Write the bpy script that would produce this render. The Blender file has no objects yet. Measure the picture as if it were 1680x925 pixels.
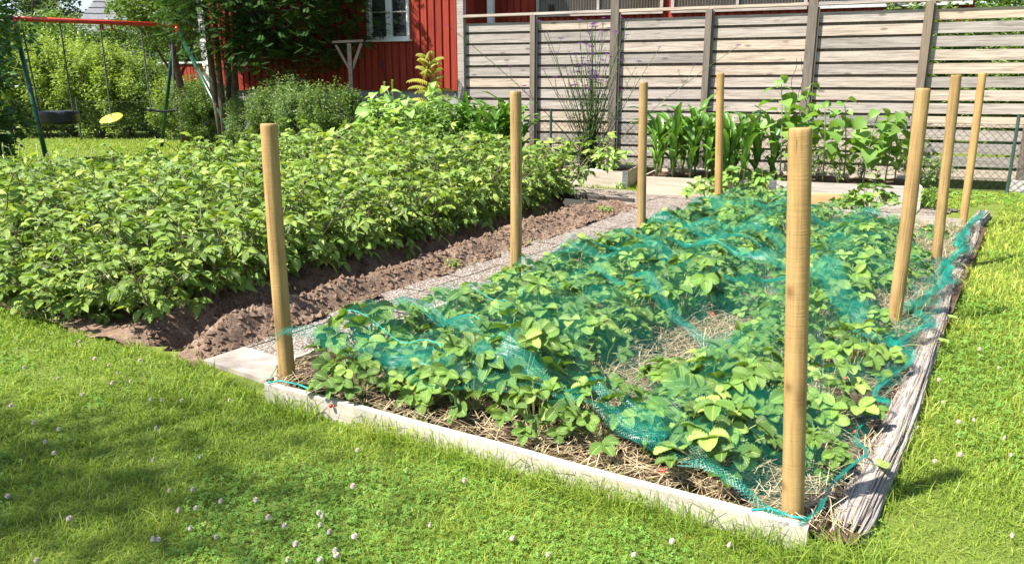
import bpy, math, random
import numpy as np
from mathutils import Vector
R = math.radians
rng = np.random.default_rng(7)
random.seed(7)
sc = bpy.context.scene
col = sc.collection
PI = math.pi

# ---------------------------------------------------------------- camera, sky, sun, exposure
CAMH = 1.45
PITCH = R(14.25)
FPX = 1268.0
cam = bpy.data.cameras.new('camera')
cam.sensor_width = 36.0
cam.lens = 36.0 * FPX / 1680.0
cam.clip_end = 500
cam.clip_start = 0.05
camo = bpy.data.objects.new('camera', cam)
col.objects.link(camo)
camo.location = (0, 0, CAMH)
camo.rotation_euler = (PI / 2 - PITCH, 0, 0)
sc.camera = camo

SUN_EL = R(54)
SUN_H = np.array([-0.91, -0.41]); SUN_H = SUN_H / np.linalg.norm(SUN_H)
world = bpy.data.worlds.new('World')
sc.world = world
world.use_nodes = True
wn = world.node_tree
sky = wn.nodes.new('ShaderNodeTexSky')
sky.sky_type = 'NISHITA'
sky.sun_disc = False
sky.sun_elevation = SUN_EL
sky.sun_rotation = math.atan2(SUN_H[0], SUN_H[1])
sky.air_density = 1.0
sky.dust_density = 1.0
bg = wn.nodes['Background']
bg.inputs['Strength'].default_value = 0.085
wn.links.new(sky.outputs[0], bg.inputs[0])
sund = bpy.data.lights.new('sun', 'SUN')
sund.energy = 5.0
sund.angle = R(0.7)
sund.color = (1.0, 0.95, 0.86)
suno = bpy.data.objects.new('sun', sund)
col.objects.link(suno)
sd = Vector((SUN_H[0] * math.cos(SUN_EL), SUN_H[1] * math.cos(SUN_EL), math.sin(SUN_EL)))
suno.rotation_euler = sd.to_track_quat('Z', 'Y').to_euler()
suno.location = (-8, -4, 12)
sc.view_settings.view_transform = 'Standard'
sc.view_settings.look = 'None'
sc.view_settings.gamma = 1.0
sc.view_settings.exposure = 1.5
sc.cycles.max_bounces = 8
sc.cycles.diffuse_bounces = 3
sc.cycles.glossy_bounces = 2
sc.cycles.transmission_bounces = 4
sc.cycles.transparent_max_bounces = 14
sc.cycles.use_denoising = True

# ---------------------------------------------------------------- helpers
cp, sp_ = math.cos(PITCH), math.sin(PITCH)

def gp(px, py, z=0.0):
    """point of the photograph's pixel on the level plane z"""
    a, b = px - 840.0, 462.5 - py
    up = b * cp - FPX * sp_
    fw = FPX * cp + b * sp_
    t = (z - CAMH) / up
    return np.array([a * t, fw * t, z])

def gd(px, py, y):
    """point of the pixel at forward distance y"""
    a, b = px - 840.0, 462.5 - py
    up = b * cp - FPX * sp_
    fw = FPX * cp + b * sp_
    t = y / fw
    return np.array([a * t, y, CAMH + up * t])

def _h(ix, iy, iz, s):
    h = (ix.astype(np.int64) * 374761393 + iy.astype(np.int64) * 668265263 + iz.astype(np.int64) * 2147483647 + s * 1274126177) & 0xffffffff
    h = ((h ^ (h >> 13)) * 1274126177) & 0xffffffff
    h = h ^ (h >> 16)
    return (h & 0xffff) / 65535.0

def vn(x, y, z=0.0, seed=0):
    x, y, z = np.broadcast_arrays(np.asarray(x, float), np.asarray(y, float), np.asarray(z, float))
    fx, fy, fz = np.floor(x), np.floor(y), np.floor(z)
    u, v, w = x - fx, y - fy, z - fz
    u = u * u * (3 - 2 * u); v = v * v * (3 - 2 * v); w = w * w * (3 - 2 * w)
    r = 0
    for i in (0, 1):
        for j in (0, 1):
            for k in (0, 1):
                r = r + _h(fx + i, fy + j, fz + k, seed) * (u if i else 1 - u) * (v if j else 1 - v) * (w if k else 1 - w)
    return r * 2 - 1

def fbm(x, y, z=0.0, o=4, seed=0):
    r, a, f = 0, 1.0, 1.0
    for i in range(o):
        r = r + a * vn(np.asarray(x) * f, np.asarray(y) * f, np.asarray(z) * f, seed + i)
        a *= 0.5; f *= 2.03
    return r

class MB:
    """collects shapes and links them as one mesh object"""
    def __init__(self):
        self.V, self.Q, self.T, self.A, self.U, self.n = [], [], [], [], [], 0
        self.QM, self.TM = [], []
    def add(self, V, Q=None, T=None, var=0.5, uv=None, mat=0):
        V = np.asarray(V, float).reshape(-1, 3)
        self.V.append(V)
        if Q is not None and len(Q):
            Q = np.asarray(Q, np.int64).reshape(-1, 4)
            self.Q.append(Q + self.n); self.QM.append(np.full(len(Q), mat))
        if T is not None and len(T):
            T = np.asarray(T, np.int64).reshape(-1, 3)
            self.T.append(T + self.n); self.TM.append(np.full(len(T), mat))
        a = np.empty(len(V)); a[:] = var
        self.A.append(a)
        u = np.zeros((len(V), 2))
        if uv is not None: u[:] = uv
        self.U.append(u)
        self.n += len(V)
        return self
    def data(self, name, mats, smooth=False):
        me = bpy.data.meshes.new(name)
        V = np.concatenate(self.V)
        Q = np.concatenate(self.Q) if self.Q else np.zeros((0, 4), np.int64)
        T = np.concatenate(self.T) if self.T else np.zeros((0, 3), np.int64)
        me.vertices.add(len(V)); me.vertices.foreach_set('co', V.astype(np.float32).ravel())
        nl = Q.size + T.size
        me.loops.add(nl)
        li = np.concatenate([Q.ravel(), T.ravel()])
        me.loops.foreach_set('vertex_index', li.astype(np.int32))
        me.polygons.add(len(Q) + len(T))
        ls = np.concatenate([np.arange(len(Q)) * 4, Q.size + np.arange(len(T)) * 3])
        me.polygons.foreach_set('loop_start', ls.astype(np.int32))
        mi = np.concatenate(self.QM + self.TM) if (self.QM or self.TM) else np.zeros(0)
        if not isinstance(mats, (list, tuple)): mats = [mats]
        for m in mats: me.materials.append(m)
        if len(mats) > 1: me.polygons.foreach_set('material_index', mi.astype(np.int32))
        me.polygons.foreach_set('use_smooth', np.full(len(mi), bool(smooth)))
        at = me.attributes.new('var', 'FLOAT', 'POINT')
        at.data.foreach_set('value', np.concatenate(self.A).astype(np.float32))
        uvl = me.uv_layers.new(name='UVMap')
        uvl.data.foreach_set('uv', np.concatenate(self.U)[li].astype(np.float32).ravel())
        me.update(calc_edges=True)
        me.validate()
        return me
    def build(self, name, mats, parent=None, smooth=False):
        o = bpy.data.objects.new(name, self.data(name, mats, smooth))
        col.objects.link(o)
        if parent is not None: o.parent = parent
        return o

def tag(o, label=None, cat=None, group=None, kind=None):
    if label: o['label'] = label
    if cat: o['category'] = cat
    if group: o['group'] = group
    if kind: o['kind'] = kind
    return o

def thing(name, label, cat, loc=(0, 0, 0), rz=0.0, group=None):
    o = bpy.data.objects.new(name, None)
    col.objects.link(o)
    o.location = tuple(loc); o.rotation_euler = (0, 0, rz)
    return tag(o, label, cat, group)

def dup(root, loc, rz=0.0, sc_=(1, 1, 1), label=None, group=None, tilt=(0, 0)):
    r = root.copy(); col.objects.link(r)
    r.location = tuple(loc); r.rotation_euler = (tilt[0], tilt[1], rz); r.scale = sc_
    if label: r['label'] = label
    if group: r['group'] = group
    for ch in root.children:
        c = ch.copy(); col.objects.link(c); c.parent = r
        for g in ch.children:
            d = g.copy(); col.objects.link(d); d.parent = c
    return r

def unit(v):
    v = np.asarray(v, float); return v / (np.linalg.norm(v) + 1e-12)

def frame(d, up=(0, 0, 1)):
    """3x3 whose columns are along d, sideways, and normal"""
    d = unit(d); s = np.cross(up, d)
    if np.linalg.norm(s) < 1e-4: s = np.array([1.0, 0, 0])
    s = unit(s); n = np.cross(d, s)
    return np.stack([d, s, n], 1)

BOXQ = np.array([[0, 3, 2, 1], [4, 5, 6, 7], [0, 1, 5, 4], [1, 2, 6, 5], [2, 3, 7, 6], [3, 0, 4, 7]])
def box(mb, c, size, rot=None, var=0.5, mat=0, taper=1.0):
    sx, sy, sz = [s / 2 for s in size]
    V = np.array([[-sx, -sy, -sz], [sx, -sy, -sz], [sx, sy, -sz], [-sx, sy, -sz],
                  [-sx, -sy, sz], [sx, -sy, sz], [sx, sy, sz], [-sx, sy, sz]])
    V[4:, :2] *= taper
    if rot is not None: V = V @ np.asarray(rot).T
    return mb.add(V + np.asarray(c), BOXQ, var=var, mat=mat)

def zrot(a):
    c, s = math.cos(a), math.sin(a)
    return np.array([[c, -s, 0], [s, c, 0], [0, 0, 1.0]])

def bar(mb, a, b, w, h, var=0.5, mat=0, up=(0, 0, 1)):
    """box beam from a to b, w sideways, h along up"""
    a, b = np.asarray(a, float), np.asarray(b, float)
    F = frame(b - a, up)
    return box(mb, (a + b) / 2, (np.linalg.norm(b - a), w, h), F, var, mat)

def tube(mb, P, rad, n=8, var=0.5, mat=0, caps=True, uvs=False):
    P = np.asarray(P, float); m = len(P)
    rad = np.broadcast_to(np.asarray(rad, float), (m,))
    T = np.gradient(P, axis=0)
    T /= (np.linalg.norm(T, axis=1, keepdims=True) + 1e-12)
    ref = np.array([0, 0, 1.0]) if abs(T[0][2]) < 0.9 else np.array([1.0, 0, 0])
    V = []
    s = unit(np.cross(ref, T[0]))
    for i in range(m):
        s = unit(s - T[i] * np.dot(s, T[i])); q = np.cross(T[i], s)
        an = np.arange(n) * 2 * PI / n
        V.append(P[i] + rad[i] * (np.cos(an)[:, None] * s + np.sin(an)[:, None] * q))
    V = np.concatenate(V)
    i, j = np.meshgrid(np.arange(m - 1), np.arange(n), indexing='ij')
    a = i * n + j; b = i * n + (j + 1) % n
    Q = np.stack([a, b, b + n, a + n], -1).reshape(-1, 4)
    Tt = []
    if caps:
        V = np.concatenate([V, P[:1], P[-1:]])
        k = m * n
        for j in range(n):
            Tt.append([k, (j + 1) % n, j]); Tt.append([k + 1, (m - 1) * n + j, (m - 1) * n + (j + 1) % n])
    return mb.add(V, Q, Tt, var=var, mat=mat)

def grid(nx, ny):
    i, j = np.meshgrid(np.arange(nx - 1), np.arange(ny - 1), indexing='ij')
    a = i * ny + j
    return np.stack([a, a + ny, a + ny + 1, a + 1], -1).reshape(-1, 4)

def leaf_shape(L, W, n=4, fold=0.25, droop=0.3, peak=0.45, cols=1, serr=0.0, ripple=0.0, tip=0.02, rnd=None):
    """leaf blade along +x: verts, quads, uv"""
    t = np.linspace(0, 1, n + 1)
    prof = np.sin(PI * np.clip(t, 0, 1) ** (math.log(0.5) / math.log(peak))) ** 0.8
    prof[0] = 0.04; prof[-1] = tip
    if rnd is not None: prof = rnd(t)
    us = np.linspace(-1, 1, 2 * cols + 1)
    V, U = [], []
    for i, ti in enumerate(t):
        th = droop * ti
        x = L * (math.sin(th) / droop if abs(droop) > 1e-3 else ti)
        z = -L * ((1 - math.cos(th)) / droop if abs(droop) > 1e-3 else 0)
        for u in us:
            w = prof[i] * W / 2
            if abs(u) > 0.99 and serr: w *= 1 + serr * (1 if i % 2 else -1)
            zz = z + abs(u) * w * fold + ripple * W * math.sin(i * PI) * abs(u)
            if ripple: zz += ripple * W * (1 if (i % 2) else -1) * abs(u)
            V.append((x - (0 if not serr else 0), u * w * (1 - 0.5 * fold * fold), zz)); U.append((u * 0.5 + 0.5, ti))
    return np.array(V), grid(n + 1, len(us)), np.array(U)

def put(mb, shape, pos, d, up=(0, 0, 1), s=1.0, var=0.5, mat=0, roll=0.0):
    V, Q, U = shape
    F = frame(d, up)
    if roll:
        c, q = math.cos(roll), math.sin(roll)
        F = F @ np.array([[1, 0, 0], [0, c, -q], [0, q, c]])
    mb.add((V * s) @ F.T + np.asarray(pos), Q, var=var, uv=U, mat=mat)

# ---------------------------------------------------------------- materials
def nodes(name):
    m = bpy.data.materials.new(name); m.use_nodes = True
    nt = m.node_tree
    return m, nt, nt.nodes['Principled BSDF'], nt.nodes, nt.links

def ramp(nt, fac, stops, interp='LINEAR'):
    r = nt.nodes.new('ShaderNodeValToRGB')
    r.color_ramp.interpolation = interp
    e = r.color_ramp.elements
    while len(e) < len(stops): e.new(0.5)
    for k, (p, c) in enumerate(stops):
        e[k].position = p; e[k].color = (*c, 1) if len(c) == 3 else c
    nt.links.new(fac, r.inputs[0])
    return r.outputs[0]

def noise(nt, vec, scale, detail=4, rough=0.55, dist=0.0, stretch=None):
    if stretch is not None:
        mp = nt.nodes.new('ShaderNodeMapping'); mp.inputs['Scale'].default_value = stretch
        nt.links.new(vec, mp.inputs[0]); vec = mp.outputs[0]
    n = nt.nodes.new('ShaderNodeTexNoise')
    n.inputs['Scale'].default_value = scale; n.inputs['Detail'].default_value = detail
    n.inputs['Roughness'].default_value = rough; n.inputs['Distortion'].default_value = dist
    nt.links.new(vec, n.inputs['Vector'])
    return n.outputs[0]

def mixc(nt, fac, a, b, mode='MIX'):
    m = nt.nodes.new('ShaderNodeMix'); m.data_type = 'RGBA'; m.blend_type = mode
    for k, v in ((0, fac), (6, a), (7, b)):
        if isinstance(v, (int, float)): m.inputs[k].default_value = v
        elif isinstance(v, tuple): m.inputs[k].default_value = (*v, 1)
        else: nt.links.new(v, m.inputs[k])
    return m.outputs[2]

def mathn(nt, op, a, b=0.0, c=None):
    m = nt.nodes.new('ShaderNodeMath'); m.operation = op
    for k, v in enumerate((a, b) if c is None else (a, b, c)):
        if isinstance(v, (int, float)): m.inputs[k].default_value = v
        else: nt.links.new(v, m.inputs[k])
    return m.outputs[0]

def bump(nt, h, strength=0.5, dist=0.01, bsdf=None):
    b = nt.nodes.new('ShaderNodeBump'); b.inputs['Strength'].default_value = strength; b.inputs['Distance'].default_value = dist
    nt.links.new(h, b.inputs['Height'])
    if bsdf: nt.links.new(b.outputs[0], bsdf.inputs['Normal'])
    return b.outputs[0]

def objco(nt, kind='Object'):
    t = nt.nodes.new('ShaderNodeTexCoord'); return t.outputs[kind]

def attr(nt, name='var'):
    a = nt.nodes.new('ShaderNodeAttribute'); a.attribute_name = name; return a.outputs['Fac']

def plain(name, c, rough=0.6, metal=0.0, spec=0.5, nz=0.15, scale=8.0):
    m, nt, b, N, L = nodes(name)
    n = noise(nt, objco(nt), scale, 5)
    d = tuple(x * (1 - nz * 2) for x in c); l = tuple(min(1, x * (1 + nz)) for x in c)
    L.new(ramp(nt, n, [(0.3, d), (0.7, l)]), b.inputs['Base Color'])
    b.inputs['Roughness'].default_value = rough; b.inputs['Metallic'].default_value = metal
    b.inputs['Specular IOR Level'].default_value = spec
    return m

def leafmat(name, dark, mid, light, trans=0.35, rough=0.42, veins=False, tcol=None, spec=0.4, patch=0.5):
    m, nt, b, N, L = nodes(name)
    v = attr(nt)
    c = ramp(nt, v, [(0.0, dark), (0.55, mid), (1.0, light)])
    g = N.new('ShaderNodeNewGeometry')
    wn_ = noise(nt, g.outputs['Position'], 2.2, 3)
    c = mixc(nt, mathn(nt, 'MULTIPLY', wn_, patch), c, light)
    if veins:
        uv = objco(nt, 'UV')
        s = N.new('ShaderNodeSeparateXYZ'); L.new(uv, s.inputs[0])
        u = mathn(nt, 'ABSOLUTE', mathn(nt, 'SUBTRACT', s.outputs[0], 0.5))
        w = mathn(nt, 'SINE', mathn(nt, 'MULTIPLY', mathn(nt, 'SUBTRACT', s.outputs[1], mathn(nt, 'MULTIPLY', u, 0.7)), 46.0))
        side = mathn(nt, 'POWER', mathn(nt, 'ABSOLUTE', w), 3.0)
        side = mathn(nt, 'SUBTRACT', 1.0, side)
        midv = mathn(nt, 'LESS_THAN', u, 0.02)
        sidev = mathn(nt, 'LESS_THAN', mathn(nt, 'ABSOLUTE', w), 0.2)
        f = mathn(nt, 'MAXIMUM', mathn(nt, 'MULTIPLY', sidev, 0.5), mathn(nt, 'MULTIPLY', midv, 0.6))
        c = mixc(nt, f, c, tuple(min(1, x * 1.5 + 0.03) for x in light))
        bump(nt, mathn(nt, 'MULTIPLY', mathn(nt, 'POWER', mathn(nt, 'ABSOLUTE', w), 0.5), 1.0), 0.75, 0.004, b)
    L.new(c, b.inputs['Base Color'])
    b.inputs['Roughness'].default_value = rough
    b.inputs['Specular IOR Level'].default_value = spec
    t = N.new('ShaderNodeBsdfTranslucent')
    L.new(mixc(nt, 1.0, c, tcol or (1.5, 1.5, 0.6), 'MULTIPLY'), t.inputs[0])
    mx = N.new('ShaderNodeMixShader'); mx.inputs[0].default_value = trans
    L.new(b.outputs[0], mx.inputs[1]); L.new(t.outputs[0], mx.inputs[2])
    L.new(mx.outputs[0], N['Material Output'].inputs[0])
    return m

M = {}
M['grass'] = leafmat('grass_blade', (0.09, 0.185, 0.018), (0.195, 0.30, 0.03), (0.42, 0.45, 0.10), 0.35, 0.5, patch=0.3, spec=0.25)
M['clover_leaf'] = leafmat('clover_leaf', (0.075, 0.17, 0.025), (0.13, 0.26, 0.04), (0.22, 0.34, 0.07), 0.3, 0.5, patch=0.3, spec=0.2)
M['potato'] = leafmat('potato_leaf', (0.045, 0.12, 0.014), (0.15, 0.28, 0.03), (0.38, 0.48, 0.10), 0.22, 0.36, veins=True, patch=0.25, spec=0.6)
M['straw_leaf'] = leafmat('strawberry_leaf', (0.03, 0.10, 0.018), (0.12, 0.265, 0.036), (0.36, 0.48, 0.11), 0.2, 0.33, veins=True, patch=0.25, spec=0.5)
M['corn'] = leafmat('corn_leaf', (0.035, 0.10, 0.016), (0.075, 0.175, 0.026), (0.15, 0.28, 0.05), 0.25, 0.36)
M['sunfl'] = leafmat('sunflower_leaf', (0.07, 0.16, 0.024), (0.12, 0.24, 0.038), (0.21, 0.34, 0.07), 0.35, 0.5)
M['bean'] = leafmat('pale_leaf', (0.15, 0.28, 0.05), (0.25, 0.40, 0.09), (0.36, 0.50, 0.16), 0.35, 0.5)
M['verb'] = leafmat('thin_stem_green', (0.03, 0.06, 0.018), (0.06, 0.10, 0.03), (0.12, 0.17, 0.06), 0.2, 0.5)
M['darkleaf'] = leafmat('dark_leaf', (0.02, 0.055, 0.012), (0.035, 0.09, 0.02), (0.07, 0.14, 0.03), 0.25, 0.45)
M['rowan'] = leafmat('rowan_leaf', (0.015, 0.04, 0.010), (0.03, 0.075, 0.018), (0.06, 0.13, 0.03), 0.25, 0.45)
M['hedge'] = leafmat('bright_hedge_leaf', (0.10, 0.17, 0.025), (0.18, 0.27, 0.045), (0.32, 0.40, 0.10), 0.35, 0.5)
M['hedge2'] = leafmat('hedge_leaf', (0.05, 0.10, 0.018), (0.09, 0.16, 0.03), (0.15, 0.23, 0.05), 0.3, 0.5)
M['shrub'] = leafmat('shrub_leaf', (0.06, 0.12, 0.03), (0.11, 0.19, 0.05), (0.22, 0.30, 0.11), 0.3, 0.5)
M['pine'] = leafmat('conifer_needle', (0.04, 0.065, 0.03), (0.06, 0.095, 0.045), (0.09, 0.13, 0.06), 0.15, 0.6)
M['far'] = leafmat('far_leaf', (0.07, 0.12, 0.035), (0.11, 0.17, 0.05), (0.17, 0.22, 0.07), 0.25, 0.6)
M['sumac'] = leafmat('sumac_leaf', (0.16, 0.20, 0.03), (0.28, 0.31, 0.05), (0.42, 0.38, 0.08), 0.35, 0.5)
M['stalk'] = plain('green_stalk', (0.16, 0.22, 0.07), 0.5)
M['redstalk'] = plain('reddish_stalk', (0.13, 0.12, 0.05), 0.5)
M['palestalk'] = plain('pale_stalk', (0.30, 0.34, 0.12), 0.5)
M['bark'] = plain('brown_bark', (0.11, 0.085, 0.06), 0.9, scale=14, nz=0.3)
M['berry'] = plain('strawberry_red', (0.55, 0.02, 0.015), 0.3)
M['teal_cord'] = plain('teal_cord', (0.02, 0.42, 0.36), 0.4)
M['black'] = plain('black_rubber', (0.014, 0.014, 0.015), 0.5)
M['steel'] = plain('galvanised_steel', (0.35, 0.37, 0.38), 0.35, 0.8)
M['greenpost'] = plain('dark_green_steel', (0.035, 0.07, 0.06), 0.4)
M['wire'] = plain('grey_wire', (0.03, 0.033, 0.032), 0.5, 0.2)
M['swing_green'] = plain('green_painted_steel', (0.005, 0.055, 0.03), 0.3, scale=3)
M['swing_red'] = plain('red_painted_steel', (0.55, 0.05, 0.028), 0.3, scale=3)
M['chain'] = plain('dark_rope', (0.07, 0.075, 0.07), 0.6)
M['yellow'] = plain('lime_yellow_plastic', (0.62, 0.68, 0.05), 0.4)
M['white'] = plain('white_paint', (0.62, 0.61, 0.59), 0.5, nz=0.05)
M['pink'] = plain('pink_plastic', (0.7, 0.16, 0.28), 0.4)
M['flower'] = plain('clover_white', (0.62, 0.52, 0.47), 0.7, nz=0.06, scale=300)
M['purple'] = plain('verbena_purple', (0.30, 0.09, 0.42), 0.7, nz=0.2, scale=200)
M['stone'] = plain('pale_stone', (0.5, 0.46, 0.43), 0.8, scale=20)
M['plinth'] = plain('grey_plinth', (0.30, 0.29, 0.28), 0.9, scale=5)
M['roof'] = plain('grey_roof', (0.12, 0.125, 0.14), 0.6)
M['interior'] = plain('dim_interior', (0.10, 0.10, 0.095), 0.9)
M['curtain'] = plain('pale_curtain', (0.45, 0.46, 0.45), 0.9, nz=0.1)

def wood(name, base, dark, light, axis='x', grain=1.0, knots=True, rough=0.8, rings=False, bstr=0.4):
    m, nt, b, N, L = nodes(name)
    oc = objco(nt)
    v = attr(nt)
    cx = N.new('ShaderNodeCombineXYZ')
    L.new(mathn(nt, 'MULTIPLY', v, 37.0), cx.inputs[0]); L.new(mathn(nt, 'MULTIPLY', v, 11.0), cx.inputs[1]); L.new(mathn(nt, 'MULTIPLY', v, 23.0), cx.inputs[2])
    ad = N.new('ShaderNodeVectorMath'); ad.operation = 'ADD'
    L.new(oc, ad.inputs[0]); L.new(cx.outputs[0], ad.inputs[1])
    vec = ad.outputs[0]
    st = {'x': (0.8, 18, 18), 'z': (18, 18, 0.8)}[axis]
    g = noise(nt, vec, 2.2 * grain, 6, 0.6, 0.6, stretch=st)
    g2 = noise(nt, vec, 7.0 * grain, 3, 0.6, 0.0, stretch=st)
    gg = mathn(nt, 'ADD', mathn(nt, 'MULTIPLY', g, 0.65), mathn(nt, 'MULTIPLY', g2, 0.35))
    c = ramp(nt, gg, [(0.30, dark), (0.48, base), (0.66, light)])
    big = noise(nt, vec, 0.9, 3)
    c = mixc(nt, mathn(nt, 'MULTIPLY', big, 0.3), c, base)
    tone = ramp(nt, v, [(0.0, (0.70, 0.70, 0.70)), (0.5, (1.0, 0.98, 0.96)), (1.0, (1.25, 1.12, 0.95))])
    c = mixc(nt, 1.0, c, tone, 'MULTIPLY')
    if knots:
        vo = N.new('ShaderNodeTexVoronoi'); vo.inputs['Scale'].default_value = 2.4
        mp = N.new('ShaderNodeMapping'); mp.inputs['Scale'].default_value = {'x': (1, 3.5, 2.6), 'z': (3.0, 3.0, 1)}[axis]
        L.new(vec, mp.inputs[0]); L.new(mp.outputs[0], vo.inputs['Vector'])
        k = ramp(nt, vo.outputs['Distance'], [(0.06, (1, 1, 1)), (0.17, (0, 0, 0))])
        c = mixc(nt, mathn(nt, 'MULTIPLY', k, 0.7), c, dark)
    h = gg
    if rings:
        rg = noise(nt, vec, 2.6, 3, 0.6, 0.2, stretch=(2.5, 2.5, 75))
        rr = ramp(nt, rg, [(0.35, (0.84, 0.82, 0.79)), (0.6, (1.04, 1.03, 1.02))])
        c = mixc(nt, 0.14, c, rr, 'MULTIPLY')
        uvs = N.new('ShaderNodeSeparateXYZ'); L.new(objco(nt, 'UV'), uvs.inputs[0])
        c = mixc(nt, mathn(nt, 'MULTIPLY', uvs.outputs[0], 0.75), c, (0.10, 0.045, 0.015))
        ck = noise(nt, vec, 3.0, 4, 0.6, 0.4, stretch=(22, 22, 0.55))
        ckm = ramp(nt, ck, [(0.335, (1, 1, 1)), (0.36, (0, 0, 0))])
        c = mixc(nt, mathn(nt, 'MULTIPLY', ckm, 0.7), c, (0.09, 0.05, 0.02))
        blot = noise(nt, vec, 5.0, 5, 0.65)
        c = mixc(nt, 0.45, c, ramp(nt, blot, [(0.3, (0.65, 0.62, 0.58)), (0.6, (1.1, 1.08, 1.05))]), 'MULTIPLY')
        h = mathn(nt, 'ADD', mathn(nt, 'MULTIPLY', gg, 0.4), mathn(nt, 'MULTIPLY', rg, 0.45))
    L.new(c, b.inputs['Base Color'])
    b.inputs['Roughness'].default_value = rough; b.inputs['Specular IOR Level'].default_value = 0.25
    bump(nt, h, bstr, 0.006, b)
    return m

M['post'] = wood('treated_pine_post', (0.31, 0.205, 0.085), (0.15, 0.09, 0.035), (0.39, 0.275, 0.125), 'z', 1.0, True, 0.75, True, 0.45)
M['fence'] = wood('weathered_fence_board', (0.31, 0.275, 0.25), (0.08, 0.062, 0.05), (0.47, 0.425, 0.385), 'x', 1.0, bstr=0.8)
M['fencepost'] = wood('weathered_fence_post', (0.15, 0.125, 0.105), (0.07, 0.055, 0.045), (0.22, 0.19, 0.16), 'z', 1.0)
M['collar'] = wood('pallet_collar_wood', (0.38, 0.34, 0.29), (0.2, 0.17, 0.13), (0.48, 0.44, 0.39), 'x', 0.8)
M['board'] = wood('pale_edging_board', (0.40, 0.37, 0.33), (0.24, 0.21, 0.175), (0.48, 0.45, 0.41), 'x', 0.8, False, 0.85)
M['ply'] = wood('orange_plywood', (0.55, 0.36, 0.18), (0.36, 0.2, 0.09), (0.62, 0.46, 0.28), 'x', 0.6)
M['oldwood'] = wood('grey_old_wood', (0.05, 0.042, 0.035), (0.022, 0.018, 0.015), (0.085, 0.073, 0.062), 'x', 1.0)

def siding_mat():
    m, nt, b, N, L = nodes('falu_red_siding')
    g = noise(nt, objco(nt), 3.0, 6, 0.6, 0.3, stretch=(14, 14, 0.7))
    c = ramp(nt, g, [(0.25, (0.14, 0.017, 0.010)), (0.5, (0.25, 0.032, 0.018)), (0.8, (0.33, 0.052, 0.03))])
    k = ramp(nt, attr(nt), [(0, (0.8, 0.8, 0.8)), (1, (1.15, 1.15, 1.15))])
    L.new(mixc(nt, 1.0, c, k, 'MULTIPLY'), b.inputs['Base Color'])
    b.inputs['Roughness'].default_value = 0.85; b.inputs['Specular IOR Level'].default_value = 0.2
    bump(nt, g, 0.3, 0.005, b)
    return m
M['siding'] = siding_mat()

def soil_mat(name, dark, mid, light):
    m, nt, b, N, L = nodes(name)
    oc = objco(nt)
    n = noise(nt, oc, 9, 8, 0.65); n2 = noise(nt, oc, 60, 5, 0.7)
    mm = mathn(nt, 'ADD', mathn(nt, 'MULTIPLY', n, 0.5), mathn(nt, 'MULTIPLY', n2, 0.5))
    L.new(ramp(nt, mm, [(0.32, dark), (0.5, mid), (0.68, light)]), b.inputs['Base Color'])
    b.inputs['Roughness'].default_value = 0.95; b.inputs['Specular IOR Level'].default_value = 0.1
    bump(nt, mm, 0.9, 0.02, b)
    return m
M['soil'] = soil_mat('brown_soil', (0.06, 0.038, 0.026), (0.175, 0.118, 0.083), (0.31, 0.225, 0.165))
M['darksoil'] = soil_mat('humus_soil', (0.035, 0.022, 0.014), (0.08, 0.05, 0.033), (0.15, 0.10, 0.07))

def lawn_mat():
    m, nt, b, N, L = nodes('lawn_ground')
    oc = objco(nt)
    n = noise(nt, oc, 3.5, 8, 0.65); n2 = noise(nt, oc, 70, 4, 0.7)
    mm = mathn(nt, 'ADD', mathn(nt, 'MULTIPLY', n, 0.4), mathn(nt, 'MULTIPLY', n2, 0.6))
    L.new(ramp(nt, mm, [(0.3, (0.07, 0.10, 0.02)), (0.5, (0.125, 0.17, 0.03)), (0.7, (0.24, 0.24, 0.07))]), b.inputs['Base Color'])
    b.inputs['Roughness'].default_value = 0.95; b.inputs['Specular IOR Level'].default_value = 0.1
    bump(nt, n2, 0.8, 0.02, b)
    return m
M['lawn'] = lawn_mat()

def pebble_mat():
    m, nt, b, N, L = nodes('exposed_aggregate')
    oc = objco(nt)
    v = N.new('ShaderNodeTexVoronoi'); v.inputs['Scale'].default_value = 62; L.new(oc, v.inputs['Vector'])
    s = N.new('ShaderNodeSeparateColor'); L.new(v.outputs['Color'], s.inputs[0])
    c = ramp(nt, s.outputs[0], [(0.0, (0.13, 0.10, 0.08)), (0.3, (0.30, 0.245, 0.20)), (0.6, (0.44, 0.385, 0.335)), (1.0, (0.66, 0.62, 0.57))])
    e = ramp(nt, v.outputs['Distance'], [(0.25, (1, 1, 1)), (0.62, (0.30, 0.27, 0.25))])
    c = mixc(nt, 1.0, c, e, 'MULTIPLY')
    big = noise(nt, oc, 2.5, 4)
    c = mixc(nt, mathn(nt, 'MULTIPLY', big, 0.35), c, (0.22, 0.17, 0.13))
    L.new(c, b.inputs['Base Color']); b.inputs['Roughness'].default_value = 0.7
    hh = ramp(nt, v.outputs['Distance'], [(0.0, (1, 1, 1)), (0.6, (0, 0, 0))], 'EASE')
    bump(nt, hh, 1.0, 0.008, b)
    return m
M['pebble'] = pebble_mat()
M['concrete'] = plain('smooth_concrete', (0.30, 0.255, 0.22), 0.9, nz=0.2, scale=6)

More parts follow.
